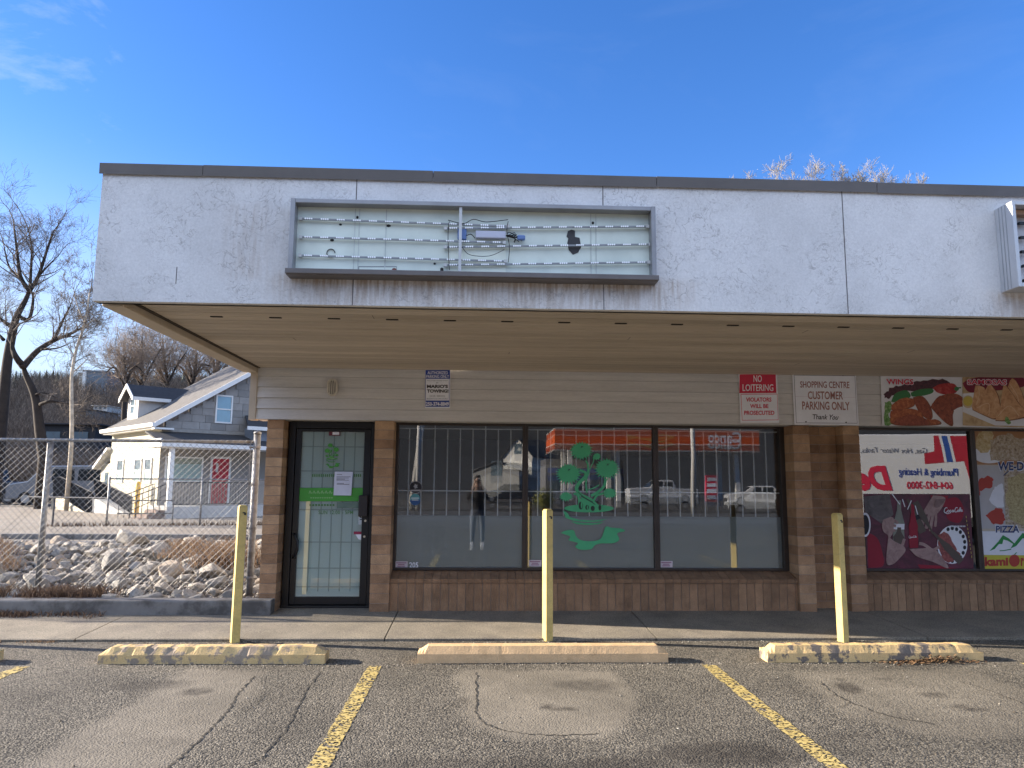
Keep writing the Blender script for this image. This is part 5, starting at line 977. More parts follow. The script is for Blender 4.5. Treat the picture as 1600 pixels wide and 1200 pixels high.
# side wing with its own small roof at the right, and the lean-to at the far left
b = MB(); b.box(3.3, 8, -.9, -.001, 3.2, 3.75); b.build('bay_wall', M('blue_grey_siding', (.20, .22, .25), .7), H)
b = MB(); roofslab(b, [(2.95, -1.1, 3.75), (8, -1.1, 3.75), (8, -.001, 4.3), (3.3, -.001, 4.3)], .06); br = b.build('bay_roof', roofm, H); b = MB(); b.box(2.9, 8, -1.17, -1.105, 3.62, 3.77); b.build('bay_gutter', wtrim, br)
b = MB(); b.box(.1, 2.2, HL+.001, HL+1.6, 0, 2.3); lt = b.build('lean_to', cream, H); b = MB(); roofslab(b, [(-.2, HL+.01, 3.0), (2.3, HL+.01, 3.0), (2.3, HL+1.9, 2.15), (-.2, HL+1.9, 2.15)], .12); b.build('lean_to_roof', wtrim, lt); b = MB(); b.box(.085, .099, HL+.5, HL+.95, 1.3, 1.9); b.build('lean_to_window', dglass, lt)

# ramp with black railing
RP = thing('access_ramp', 'white concrete access ramp with black slatted railing left of the house', 'ramp', at(140, 800, 23.5)*Vector((1, 1, 0)) if False else Vector((at(140, 800, 23.5).x, 23.5, .1)))
def wallq(b, pts, th): 
    P_ = [at(*p) for p in pts]; n = len(P_); b.add(P_+[p+Vector((.1, th, 0)) for p in P_], [tuple(range(n)), tuple(reversed(range(n, 2*n)))]+[(i, i+n, (i+1) % n+n, (i+1) % n) for i in range(n)])
b = MB(); wallq(b, [(80, 799, 27.), (80, 777, 27.), (98, 775, 26.3), (142, 806, 23.2), (143, 813, 23.2)], .18); b.build('ramp_wall', M('cream_concrete', (.44, .40, .31), .85, .08, 2), RP)  # cream concrete here, white concrete on the second wall
b = MB(); wallq(b, [(143, 812, 23.3), (143, 777, 23.3), (160, 777, 23.6), (197, 803, 21.6), (197, 817, 21.6)], .18); b.build('ramp_wall', conc_w, RP)
def railing(pa, pb, lo_a, lo_b, n):
    b = MB(); A, B, C_, D_ = at(*pa), at(*pb), at(*lo_a), at(*lo_b); b.tube([A, B], .025, 6); b.tube([C_, D_], .018, 6)
    for i in range(n+1): t = i/n; b.tube([C_.lerp(D_, t), A.lerp(B, t)], .028 if i % 8 else .035, 4)
    return b.build('ramp_railing', blackr, RP)
railing((84, 746, 26.9), (96, 745.5, 26.4), (84, 776, 26.9), (96, 775, 26.4), 10); railing((96, 745.5, 26.3), (143, 769, 23.2), (96, 776, 26.3), (143, 807, 23.2), 44)
railing((147, 748, 25.5), (205, 776, 22.), (150, 776, 25.5), (205, 803, 22.), 44)
# far yard fence, pipe rail, yellow bollard
ff = thing('yard_fence', 'low galvanised chain link fence in front of the house porch', 'fence', (-11.45, 14.6, .15))
A_, B_ = Vector((-11.45, 14.6, .18)), Vector((-4.2, 15.7, .18)); b = MB(); mesh_panel(b, A_, B_, .2, 1.62, .085, .0032); b.build('wire_mesh', MATS['mesh_wire'], ff)
b = MB(); b.tube([A_+Vector((0, 0, 1.44)), B_+Vector((0, 0, 1.44))], .022, 6); b.build('top_rail', galv, ff)
for t in (0, .37, .74, 1): p = A_.lerp(B_, t); b = MB(); b.tube([(p.x, p.y, .1), (p.x, p.y, 1.68)], .032, 8); b.build('fence_post', galv, ff, smooth=True)
pr_ = thing('pipe_gate', 'dark low pipe gate left of the yard fence', 'gate', (-13.4, 15.2, .2)); b = MB(); b.tube([(-14.3, 15.4, 1.02), (-11.5, 14.65, 1.02)], .03, 8); b.tube([(-13.4, 15.2, .15), (-13.4, 15.2, 1.02)], .03, 8); b.build('gate_frame', M('dark_pipe', (.05, .05, .055), .5), pr_)
b = MB(); b.tube([(-11.2, 14.7, .55), (-9.6, 14.95, .55)], .02, 6); b.tube([(-11.2, 14.7, .95), (-9.6, 14.95, .95)], .02, 6); b.tube([(-9.6, 14.95, .2), (-9.6, 14.95, .95)], .02, 6); b.build('gate_rail', MATS['dark_pipe'], pr_)
p = at(213, 800, 20.5); b = MB(); b.tube([(p.x, p.y, .1), (p.x, p.y, 1.42), (p.x, p.y, 1.5), (p.x, p.y, 1.53)], [.09, .09, .07, .01], 14); o = b.build('bollard', M('orange_yellow_paint', (.75, .45, .05), .5, .08), smooth=True, local=Vector((p.x, p.y, .1))); tag(o, 'round orange yellow bollard beside the porch steps of the house', 'bollard')

# ------------------------------------------------------------------ vehicles
tyre = M('tyre_rubber', (.015, .015, .016), .85); rimm = M('wheel_rim', (.4, .41, .42), .35, .05, metal=.6); lampm = M('headlight_lens', (.75, .77, .8), .15, 0); tailm = M('tail_light_lens', (.35, .01, .01), .25, 0)
def vehicle(name, label, cat, loc, rz_, paintm, kind='van', group=None):
    r = thing(name, label, cat, loc, rz_, group, local=True); L_, W_ = {'van': (5.0, 1.95), 'pickup': (5.6, 1.95), 'car': (4.5, 1.8), 'box': (5.45, 2.3)}[kind]
    if kind == 'van': low = [(0, .35), (0, 1.0), (.15, 1.12), (1.0, 1.25), (1.75, 2.05), (4.85, 2.1), (5, 1.9), (5, .35)]; win = [(1.2, 1.3, 1.78, 1.3, 1.9, 1.92)]
    if kind == 'pickup': low = [(0, .45), (0, 1.05), (.12, 1.15), (1.5, 1.22), (2.1, 1.85), (3.5, 1.88), (3.75, 1.22), (5.6, 1.2), (5.6, .45)]
    if kind == 'car': low = [(0, .3), (0, .75), (.2, .85), (1.1, .95), (1.8, 1.42), (3.2, 1.45), (4.0, 1.02), (4.45, .95), (4.5, .3)]
    if kind == 'box': low = [(0, .5), (0, 1.25), (.15, 1.35), (.75, 1.5), (1.25, 2.2), (1.9, 2.25), (1.9, .5)]
    b = MB(); b.prism(low, -W_/2, W_/2, 'y'); b.build('body', paintm, r, bevel=.06)
    ws = {'van': [(1.55, 2.0, 1.30, 1.88), (2.2, 3.3, 1.30, 1.88), (3.45, 4.7, 1.30, 1.88)], 'pickup': [(1.95, 2.6, 1.28, 1.72), (2.7, 3.45, 1.28, 1.72)], 'car': [(1.7, 2.4, .98, 1.35), (2.48, 3.3, .98, 1.35)], 'box': [(1.2, 1.75, 1.5, 2.05)]}[kind]
    for x0, x1, z0_, z1_ in ws:
        for s in (-1, 1):
            y = s*(W_/2+.004); k = .22 if (x0, x1, z0_, z1_) == ws[0] else .04; b = MB(); pts = [(x0, y, z0_), (x1, y, z0_), (x1-.03, y, z1_), (x0+k, y, z1_)]
            b.add(pts+[(p_[0], p_[1]-s*.02, p_[2]) for p_ in pts], [(0, 1, 2, 3), (7, 6, 5, 4)]+[(i, (i+1) % 4, (i+1) % 4+4, i+4) for i in range(4)]); b.build('side_window', carglass, r)
    b = MB(); (xa, za), (xb, zb) = {'van': ((1.05, 1.3), (1.72, 2.0)), 'pickup': ((1.54, 1.26), (2.07, 1.8)), 'car': ((1.15, .98), (1.77, 1.38)), 'box': ((.79, 1.54), (1.22, 2.14))}[kind]
    wv = W_/2-.12; b.add([(xa-.012, -wv, za+.01), (xa-.012, wv, za+.01), (xb-.012, wv-.05, zb+.01), (xb-.012, -wv+.05, zb+.01)], [(0, 1, 2, 3)]); b.build('windscreen', carglass, r)
    for x in ((1.0, 4.0) if kind != 'box' else (.95, 4.4)):
        for s in (-1, 1):
            x_ = x*(L_/5.) if kind not in ('box',) else x; rr = .36 if kind != 'car' else .31; b = MB(); y = s*(W_/2-.2); b.tube([(x_, y, rr), (x_, y+s*.205, rr)], rr, 20); w_ = b.build('wheel', tyre, r); b = MB(); b.tube([(x_, y+s*.2, rr), (x_, y+s*.215, rr)], rr*.58, 14); b.build('rim', rimm, w_)
    hz = .85 if kind != 'car' else .65
    for s in (-1, 1): b = MB(); b.box(-.02, .02, s*(W_/2-.25)-.15, s*(W_/2-.25)+.15, hz-.1, hz+.1); b.build('headlight', lampm, r); b = MB(); b.box(L_-.02 if kind != 'box' else L_-.1, L_+.02, s*(W_/2-.15)-.08, s*(W_/2-.15)+.08, hz-.1, hz+.15); b.build('tail_light', tailm, r)
    b = MB(); b.box(-.06, .05, -W_/2+.05, W_/2-.05, .36, .58); b.build('bumper', M('bumper_grey', (.08, .08, .085), .5), r)
    return r
greyp = M('grey_car_paint', (.20, .22, .25), .25, .04, 2, metal=.3, spec=.6); whitep = M('white_car_paint', (.72, .73, .73), .3, .04, 2); darkp = M('dark_car_paint', (.03, .035, .045), .25, .04, 2); silver = M('silver_car_paint', (.45, .46, .48), .3, .04, 2, metal=.5)
p = at(22, 788, 31.); vehicle('parked_van', 'grey van parked at the left behind the fence post', 'van', (p.x, 31, .22), R_(4), greyp, 'van', 'vehicles parked behind the fence')
p = at(-62, 790, 33.); vehicle('parked_pickup', 'dark pickup cut by the left edge of the photo', 'pickup', (p.x-1.9, 33, .22), R_(8), darkp, 'pickup', 'vehicles parked behind the fence')

# ------------------------------------------------------------------ bare trees
barkd = M('dark_bark', (.036, .028, .023), .95, .3, 3, .6, 20); twigm = M('twig_bark', (.14, .115, .095), .9, .2, 3); barkp = M('pale_bark', (.42, .36, .28), .9, .35, 4, .3, 20); twigr = M('reddish_twig', (.25, .195, .15), .9, .2, 3); twigw = M('pale_seed_twig', (.27, .25, .225), .9, .15, 3)
def grow(b, p, d, L_, r, lv, q, up=.25, nseg=4, kids_=(3, 5), thin=.5, wig=.22):
    pts = [p]; rs = [r]; dd = Vector(d)
    for i in range(nseg):
        dd = (dd+Vector((q.gauss(0, wig), q.gauss(0, wig), q.gauss(0, wig*.6)+up*.22))).normalized(); pts.append(pts[-1]+dd*(L_/nseg)); rs.append(max(.0045, r*(1-.75*(i+1)/nseg)))
    b.tube(pts, rs, 5 if lv > 1 else 3, cap=False)
    if lv <= 0: return
    for k in range(q.randint(*kids_)):
        t = q.uniform(.25, 1); i = min(nseg-1, int(t*nseg)); o = pts[i].lerp(pts[i+1], t*nseg-i); base = (pts[i+1]-pts[i]).normalized(); a = base.orthogonal().normalized(); a.rotate(Matrix.Rotation(q.uniform(0, 6.28), 3, base)); an = q.uniform(.4, .95)
        grow(b, o, base*math.cos(an)+a*math.sin(an), L_*q.uniform(.45, .72), max(.005, rs[i]*thin), lv-1, q, up, nseg, kids_, thin, wig)
def tree(name, label, limbs, Yd, base_r, seed, bark, twig, lv=3, side=(5, 8), blen=2.2, up=.3, group=None, kk=(3, 5), cat='tree', seeds=0):
    # limbs: list of (pixel polyline, radius factor, twiggy part starts at fraction)
    q = random.Random(seed); p0 = at(*limbs[0][0][0], Yd); r = thing(name, label, cat, (p0.x, Yd, landz(p0.x, Yd)-.1), 0, group); tb = MB(); cb_ = MB(); first = True
    for pp, rf, ts in limbs:
        P_ = []; yy = 0
        for i, p in enumerate(bez(pp, 5)): yy += q.gauss(0, .05) if not first else 0; P_.append(at(p[0], p[1], Yd+yy*2))
        if first: P_ = [Vector((P_[0].x, Yd, landz(p0.x, Yd)-.1))]+P_
        n = len(P_); rs = [base_r*rf*(1-.72*i/(n-1)) for i in range(n)]; tb.tube(P_, rs, 9, cap=True)
        if ts < 1:
            L_ = sum((P_[i+1]-P_[i]).length for i in range(n-1))
            for k in range(int(L_*q.uniform(*side)/3)):
                t = ts+(1-ts)*q.random(); i = min(n-2, int(t*(n-1))); o = P_[i]; base = (P_[i+1]-P_[i]).normalized(); a = base.orthogonal().normalized(); a.rotate(Matrix.Rotation(q.uniform(0, 6.28), 3, base)); an = q.uniform(.5, 1.1)
                grow(cb_, o, base*math.cos(an)+a*math.sin(an)+Vector((0, 0, .15)), blen*q.uniform(.6, 1.2)*(1.15-.5*t), max(.012, rs[i]*.42), lv, q, up, 4, kk)
            grow(cb_, P_[-1], (P_[-1]-P_[-2]).normalized(), blen, rs[-1], lv, q, up, 4, kk)
        first = False
    for i in range(seeds):
        c = Vector(q.choice(cb_.v))+Vector((q.gauss(0, .05), q.gauss(0, .05), q.gauss(0, .05))); w_ = q.uniform(.012, .028); d1 = Vector((q.gauss(0, 1), q.gauss(0, 1), q.gauss(0, 1))).normalized()*w_; d2 = Vector((q.gauss(0, 1), q.gauss(0, 1), q.gauss(0, 1))).normalized()*w_
        cb_.add([c-d1, c+d2, c+d1, c-d2], [(0, 1, 2, 3)])
    t_ = tb.build('trunk', bark, r, smooth=True); cb_.build('crown', twig, r); return r
def z1(x, y): return (x/3.43, y/3.43+330)
tree('bare_tree', 'tall dark bare tree at the left edge, its trunk leaning right above the fence', [([z1(-12, 1330), z1(15, 1050), z1(40, 800), z1(70, 640), z1(92, 560), z1(135, 480), z1(160, 420)], 1., 1), ([z1(92, 560), z1(155, 578), z1(178, 470), z1(165, 420)], .4, .6), ([z1(160, 430), z1(110, 350), z1(92, 220), z1(76, 90)], .42, .15), ([z1(160, 425), z1(205, 350), z1(255, 200), z1(285, 110)], .38, .15), ([z1(75, 625), z1(20, 590), z1(-60, 520)], .42, .2), ([z1(20, 690), z1(-30, 640), z1(-80, 600)], .3, .3), ([z1(112, 360), z1(50, 300), z1(20, 180)], .26, .1), ([z1(160, 425), z1(165, 330), z1(170, 200), z1(150, 90)], .3, .1), ([z1(205, 350), z1(260, 290), z1(320, 230)], .2, .1)], 30, .31, 3, barkd, twigm, 3, (6, 9), 2.2)
tree('bare_tree', 'forked dark bare tree with a long limb reaching right, beside the fence post', [([z1(240, 1330), z1(215, 1180), z1(190, 1000), z1(140, 880), z1(126, 832)], 1., 1), ([z1(126, 832), z1(85, 780), z1(66, 720), z1(76, 640)], .6, .7), ([z1(126, 832), z1(200, 750), z1(290, 692), z1(370, 660), z1(440, 625)], .55, .35), ([z1(205, 1040), z1(260, 1020), z1(310, 1022), z1(372, 1030)], .32, .3), ([z1(180, 985), z1(240, 975), z1(300, 1000)], .2, .2), ([z1(290, 692), z1(330, 600), z1(380, 500)], .3, .15), ([z1(220, 742), z1(300, 735), z1(360, 715)], .2, .1)], 27, .29, 5, barkd, twigm, 3, (7, 10), 1.7)
tree('slim_tree', 'slim pale barked tree between the forked tree and the house', [([z1(378, 1330), z1(385, 1180), z1(384, 1000), z1(386, 870), z1(410, 740), z1(450, 620), z1(470, 520), z1(480, 440)], 1., .45), ([z1(386, 870), z1(440, 820), z1(470, 790)], .4, .2), ([z1(450, 620), z1(510, 580), z1(560, 620)], .35, .2), ([z1(455, 600), z1(420, 520), z1(390, 400)], .35, .2)], 25, .10, 8, barkp, twigm, 3, (6, 9), 1.3)
for i, (bx, lab, top, lean) in enumerate(((196, 'bare tree left of the house dormer, lowest of those behind the house', 560, -4), (222, 'bare tree just above the dormer, leftmost behind the house', 520, 0), (262, 'bare tree behind the middle of the house roof', 525, -8), (300, 'bare tree behind the house roof under the canopy beam', 548, 10), (338, 'low bare tree behind the gable rake near the canopy', 562, 6))):
    tree('background_tree', lab, [([(bx-4, 735), (bx-2, 640), (bx, 606), (bx+lean*.5, 580)], 1., .75), ([(bx, 606), (bx-16, 575), (bx-30, top+22)], .5, .2), ([(bx, 600), (bx+14, 572), (bx+30, top+24)], .5, .2), ([(bx+lean*.5, 580), (bx+lean*.7, 555), (bx+lean, top+6)], .55, .1), ([(bx, 590), (bx-6, 560), (bx-12, top+10)], .4, .1)], 52+3*i, .26, 30+i, barkd, twigr, 3, (8, 11), 2.6, group='bare trees behind the house')
tree('seed_tree', 'pale twiggy treetop showing over the roof edge at the right', [([(1285, 800), (1285, 600), (1288, 450), (1285, 385)], 1., 1)]+[([(1285, 395), (1285+dx*.5, 350), (1285+dx, ty)], .3, .35) for dx, ty in ((-124, 312), (124, 314), (-100, 306), (-70, 302), (-38, 300), (-8, 299), (24, 299), (58, 301), (90, 304), (-112, 318), (108, 318), (40, 312), (-50, 312), (-20, 306), (10, 312), (75, 312), (-85, 312))], 20, .20, 77, barkd, twigw, 3, (15, 19), .85, kk=(4, 6), seeds=6500)

# scrub on the hillside, conifers along the skyline, far houses
q = random.Random(41); b = MB()
def scrub(x, y, z, h, n, q, w_):
    for i in range(n):
        a = q.uniform(0, 6.28); l = q.uniform(.1, .75)*h; dx_, dy_ = math.cos(a)*l, math.sin(a)*l; hh_ = h*q.uniform(.55, 1); m_ = Vector((x+dx_*.5+q.gauss(0, h*.06), y+dy_*.5, z+hh_*.6)); e_ = Vector((x+dx_, y+dy_, z+hh_)); ww = w_*q.uniform(.6, 1.3); t = max(.02, q.random())
        b.add([(x-ww, y, z), (x+ww, y, z), (m_.x+ww*.6, m_.y, m_.z), (m_.x-ww*.6, m_.y, m_.z), (e_.x, e_.y, e_.z)], [(0, 1, 2, 3), (3, 2, 4)], 0, t)
        for k in range(3):
            s_ = m_.lerp(e_, q.random()*.8); f_ = s_+Vector((q.gauss(0, .16)*h, q.gauss(0, .1)*h, q.uniform(.1, .3)*h)); b.add([(s_.x-ww*.45, s_.y, s_.z), (s_.x+ww*.45, s_.y, s_.z), (f_.x, f_.y, f_.z)], [(0, 1, 2)], 0, t)
for i in range(4200):
    y = 36+q.random()**1.5*300; px_ = q.uniform(-90, 400); x = at(px_, 700, y).x
    if y < 46 and px_ > 190: continue
    scrub(x, y, landz(x, y)-.2, q.uniform(1.4, 3.6)*(1+y/220), 11, q, .012*(1+y/45))
tag(b.build('undergrowth', M('scrub_twigs', None, .95, .15, tint=[(.035, .028, .024), (.08, .062, .05), (.14, .11, .088), (.21, .17, .14)])), 'tangle of bare brown brush covering the bank and hillside', 'brush', kind='stuff')
b = MB()
for i in range(150):
    y = q.uniform(270, 350); x = at(q.uniform(-80, 420), 600, y).x; z = landz(x, y)-1; h = q.uniform(3, 8.5); w_ = h*.24; nl = 6
    for k in range(nl):
        z0_ = z+h*(.1+.9*k/nl); r_ = w_*(1-k/nl)+.15; n = 9; vs = [(x, y, z0_+h*.24)]+[(x+r_*q.uniform(.6, 1.15)*math.cos(6.283*j/n), y+r_*q.uniform(.6, 1.15)*math.sin(6.283*j/n), z0_-q.uniform(0, .6)) for j in range(n)]; b.add(vs, [(0, 1+j, 1+(j+1) % n) for j in range(n)], 0, max(.02, q.random()))
tag(b.build('treeline', M('conifer_needles', None, .9, .1, tint=[(.018, .028, .022), (.03, .045, .035), (.045, .06, .05)])), 'dark conifers along the skyline of the hill', 'treeline', kind='stuff')
def far_building(name, label, px0, px1, pyt, pyb, Yd, wallm, roofm_, strips=(), rows=5, cols=8, dep=14):
    A, B = at(px0, pyb, Yd), at(px1, pyt, Yd); r = thing(name, label, 'building', ((A.x+B.x)/2, Yd, A.z)); b = MB(); b.box(A.x, B.x, Yd, Yd+dep, A.z-3, B.z); b.build('wall', wallm, r)
    b = MB(); b.box(A.x-.4, B.x+.4, Yd-.4, Yd+dep+.4, B.z, B.z+(B.z-A.z)*.05); b.build('roof', roofm_, r)
    for i in range(rows):
        for j in range(cols): x = A.x+(B.x-A.x)*(j+.25)/cols; x2 = x+(B.x-A.x)*.5/cols; z = A.z+(B.z-A.z)*(i+.25)/rows; b = MB(); b.box(x, x2, Yd-.08, Yd-.02, z, z+(B.z-A.z)*.45/rows); b.build('window', dglass, r)
    for sx_ in strips: p_ = at(sx_, pyt, Yd); b = MB(); b.box(p_.x-.5, p_.x+.5, Yd-.7, Yd-.1, A.z-1, B.z+.3); b.build('stair_tower', wtrim, r)
    return r
far_building('apartment_building', 'blue grey apartment block with a white corner strip far up on the hill', 133, 168, 581, 612, 255, M('slate_blue_wall', (.14, .17, .21), .7), M('slate_roof', (.2, .23, .26), .6), (133.5,), 6, 9)
far_building('apartment_building', 'narrow pale apartment block left of the blue grey one on the hill', 122, 128, 584, 609, 258, M('pale_far_wall', (.42, .41, .38), .8), MATS['slate_roof'], (), 6, 2)
far_building('hill_house', 'small tan house halfway up the slope behind the slim tree', 110, 131, 644, 656, 120, M('tan_far_wall', (.30, .23, .14), .8), roofm, (), 1, 3, 8)
far_building('hill_house', 'small grey house with two windows beside the tan house on the slope', 133, 148, 641, 658, 118, M('grey_far_wall', (.13, .14, .15), .8), roofm, (), 1, 2, 8)
far_building('hill_house', 'low white roofed building on the slope above the house dormer', 146, 168, 634, 640, 135, M('white_far_wall', (.5, .5, .48), .8), wtrim, (), 1, 3, 8)
far_building('dark_shed', 'long dark shed roof below the small houses on the slope', 60, 150, 664, 700, 62, M('dark_shed_wall', (.025, .027, .032), .8), M('dark_shed_roof', (.03, .033, .04), .7), (), 1, 2, 10)

#=SECTION opposite
# ------------------------------------------------------------------ across the road: what the shop glass mirrors
b = MB(); xs_ = np.arange(-420, 421, 20.); ys_ = np.arange(-420, -89, 15.); n = len(xs_)
b.add([(x, y, -.02+62*sm((-y-95)/260)*(1+.15*noise.noise(Vector((x*.008, y*.008, 7))))) for y in ys_ for x in xs_], [(j*n+i, j*n+i+1, (j+1)*n+i+1, (j+1)*n+i) for j in range(len(ys_)-1) for i in range(n-1)])
tag(b.build('opposite_hill', M('dark_wooded_hill', (.022, .022, .022), .95, .4, .12, 0, 1, fine=.4, fs=.8)), kind='structure')
b = MB(); b.add([(-120, -31, .012), (120, -31, .012), (120, -20, .012), (-120, -20, .012)], [(0, 1, 2, 3)]); tag(b.build('road', M('road_asphalt', (.10, .10, .10), .9, .12, .8, .3, 30, fine=.2, fs=50)), kind='structure')
b = MB(); b.box(-120, 120, -31.4, -31.05, 0, .15); tag(b.build('road_kerb', kerbm), kind='structure')
# fuel station canopy
orange = M('orange_canopy_face', (.62, .10, .02), .4, .05, 2); A_ = mir(868, 693, 66); B_ = mir(1192, 693, 66); GY = A_.y
fs_ = thing('fuel_station_canopy', 'orange fuel station canopy across the road, mirrored in the shop windows', 'canopy', ((A_.x+B_.x)/2, GY, 0))
z0_, z1_ = A_.z+.05, A_.z+1.35
b = MB(); b.box(A_.x, B_.x, GY-9, GY, z0_, z1_); cn = b.build('canopy_fascia', orange, fs_)
b = MB(); b.box(A_.x-.03, B_.x+.03, GY-9.03, GY+.03, z1_, z1_+.08); b.box(A_.x-.03, B_.x+.03, GY-9.03, GY+.03, z0_-.1, z0_); b.build('canopy_edge', wtrim, fs_)
for x in (A_.x+1.5, A_.x+6, B_.x-1.5):
    for y in (GY-2, GY-7): b = MB(); b.box(x-.2, x+.2, y-.2, y+.2, 0, z0_-.1); b.build('canopy_column', wtrim, fs_)
def sign_text(name, s, x0, x1, z0, z1, y, mt, par, bold=.02):   # readable from the shop, facing +y
    v, f = text_geo(s, bold); b = MB(); b.add([(x1+(x0-x1)*p[0], y, z0+(z1-z0)*p[1]) for p in v], f); return b.build(name, mt, par)
xa, xb = mir(1110, 690, 66).x, mir(1162, 690, 66).x; sign_text('lettering', 'Canco', min(xa, xb), max(xa, xb), z0_+.15, z1_-.12, GY+.02, white_p, fs_, .03)
gold = flat('gold_swoosh', (.65, .35, .08)); b = MB()
for k, (c_, amp, mtx) in enumerate(((.3, .28, 0), (.5, .2, 0), (.72, .3, 0))):
    pts = [(A_.x+6.5+i*.18, z0_+.95*(c_*.6+.2)+amp*math.sin(i*.32+k)*.6) for i in range(24)]; b.add([(x, GY+.012+k*.004, z-.04) for x, z in pts]+[(x, GY+.012+k*.004, z+.06) for x, z in pts], [(i, i+1, 24+i+1, 24+i) for i in range(23)])
b.build('canopy_swoosh', gold, fs_)
K = thing('fuel_station_shop', 'low fuel station shop with a blue stripe under the orange canopy', 'building', ((A_.x+B_.x)/2, GY-9, 0)); b = MB(); b.box(A_.x, A_.x+8, GY-16, GY-9.2, 0, 3.9); b.build('wall', M('station_grey_wall', (.16, .16, .17), .8), K)
b = MB(); b.box(A_.x, A_.x+8, GY-9.2, GY-9.1, 3.0, 3.9); b.build('sign_band', M('station_band', (.35, .34, .32), .6), K); b = MB(); b.box(A_.x+.2, A_.x+7.9, GY-9.1, GY-9.05, 2.5, 2.98); b.build('blue_stripe', M('station_blue', (.03, .10, .42), .5), K)
for i in range(4): b = MB(); b.box(A_.x+.5+i*1.9, A_.x+2.1+i*1.9, GY-9.2, GY-9.12, .3, 2.4); b.build('window', dglass, K)
for i, x in enumerate((A_.x+3.2, B_.x-3.4)):
    r = thing('fuel_pump', ('fuel pump under the left part of the orange canopy', 'fuel pump under the right part of the orange canopy')[i], 'fuel pump', (x, GY-3, 0), group='fuel pumps'); b = MB(); b.box(x-.4, x+.4, GY-3.3, GY-2.8, .15, 1.9); b.build('body', whitep, r, bevel=.05); b = MB(); b.box(x-.3, x+.3, GY-2.79, GY-2.77, 1.2, 1.6); b.build('screen', carglass, r); b = MB(); b.box(x-.8, x+.8, GY-3.5, GY-2.5, 0, .15); b.build('island', kerbm, r); b = MB(); b.tube([(x+.42, GY-2.9, 1.3), (x+.55, GY-2.8, .7), (x+.42, GY-2.85, .5)], .025, 6); b.build('hose', blackr, r)
# white gabled house and its grey garage
def gable_house(name, label, px0, px1, pyp, pye, pyb, d, wm, rm, depth=8):
    a, c = mir(px0, pye, d), mir(px1, pye, d); pk = mir((px0+px1)/2, pyp, d).z; x0, x1 = sorted((a.x, c.x)); y = a.y; r = thing(name, label, 'house', ((x0+x1)/2, y, 0), R_(28), local=True); hw_ = (x1-x0)/2; x0, x1, y = -hw_, hw_, 0; b = MB(); b.prism([(x0, 0), (x1, 0), (x1, a.z), (0, pk), (x0, a.z)], y-depth, y, 'y'); b.build('wall', wm, r)
    b = MB(); m_ = (x0+x1)/2; roofslab(b, [(x0-.3, y+.3, a.z-.2), (m_, y+.3, pk+.06), (m_, y-depth-.3, pk+.06), (x0-.3, y-depth-.3, a.z-.2)], .1); roofslab(b, [(x1+.3, y+.3, a.z-.2), (m_, y+.3, pk+.06), (m_, y-depth-.3, pk+.06), (x1+.3, y-depth-.3, a.z-.2)], .1); b.build('roof', rm, r)
    w_ = (x1-x0)*.12; zc = (a.z+pk)/2-.3; b = MB(); b.box(m_-w_, m_+w_, y+.01, y+.04, zc-w_*1.3, zc+w_*1.2); b.build('window', dglass, r); return r
gable_house('white_house', 'tall white gabled house across the road, mirrored at the left window post', 783, 834, 682, 712, 745, 100, M('white_house_wall', (.80, .78, .72), .7), roofm)
gable_house('garage', 'low grey garage beside the white gabled house across the road', 735, 815, 722, 733, 762, 92, M('grey_garage_wall', (.30, .30, .29), .8), roofm, 6)
# poles
def light_pole(px, d, label, lean=0):
    p = mir(px, 800, d); r = thing('utility_pole', label, 'pole', (p.x, p.y, 0)); b = MB(); b.tube([(p.x, p.y, 0), (p.x+lean, p.y, 9)], [.2, .13], 10); b.build('pole', M('pale_pole', (.55, .53, .50), .7, .1), r, smooth=True)
    b = MB(); b.tube([(p.x+lean, p.y, 8.6), (p.x+1.4, p.y+.6, 9.1)], .05, 6); b.build('arm', galv, r); b = MB(); b.box(p.x+1.2, p.x+1.8, p.y+.45, p.y+.75, 9.05, 9.2); b.build('lamp_head', galv, r); return r
light_pole(652, 52, 'pale pole across the lot, mirrored in the left window'); light_pole(642, 53, 'leaning pale pole beside the other one, mirrored in the left window', 1.0); light_pole(1085, 50, 'slim pale pole by the fuel station, mirrored in the right window')
p = mir(1034, 772, 60); vehicle('pickup_truck', 'white pickup parked by the fuel station, mirrored in the window', 'pickup', (p.x-2.8, p.y, 0), 0, whitep, 'pickup')
p = mir(900, 772, 62); vehicle('parked_car', 'silver car behind the plant picture, mirrored in the window', 'car', (p.x-2, p.y, 0), 0, silver, 'car', 'mirrored parked cars'); p = mir(1180, 790, 54); vehicle('parked_car', 'white car near the right end of the mirrored street', 'car', (p.x-2.2, p.y, 0), R_(10), whitep, 'car', 'mirrored parked cars')
p = mir(795, 768, 58); vehicle('parked_car', 'dark car before the garage across the road', 'car', (p.x-2.2, p.y, 0), R_(4), darkp, 'car', 'mirrored parked cars')
p = mir(1112, 775, 44); r = thing('price_sign', 'red and white price sign by the road, mirrored in the right window', 'sign', (p.x, p.y, 0)); b = MB(); b.box(p.x-.35, p.x+.35, p.y-.1, p.y+.1, .9, 2.1); b.build('panel', red_p, r); b = MB()
for i in range(3): b.box(p.x-.28, p.x+.28, p.y+.102, p.y+.115, 1.05+i*.34, 1.27+i*.34)
b.build('price_row', white_p, r); b = MB(); b.box(p.x-.3, p.x-.24, p.y-.04, p.y+.04, 0, .9); b.box(p.x+.24, p.x+.3, p.y-.04, p.y+.04, 0, .9); b.build('leg', galv, r)
p = mir(850, 775, 40); r = thing('shrub', 'yellow green shrub across the lot, mirrored beside the middle post', 'shrub', (p.x, p.y, 0)); b = MB(); q = random.Random(9)
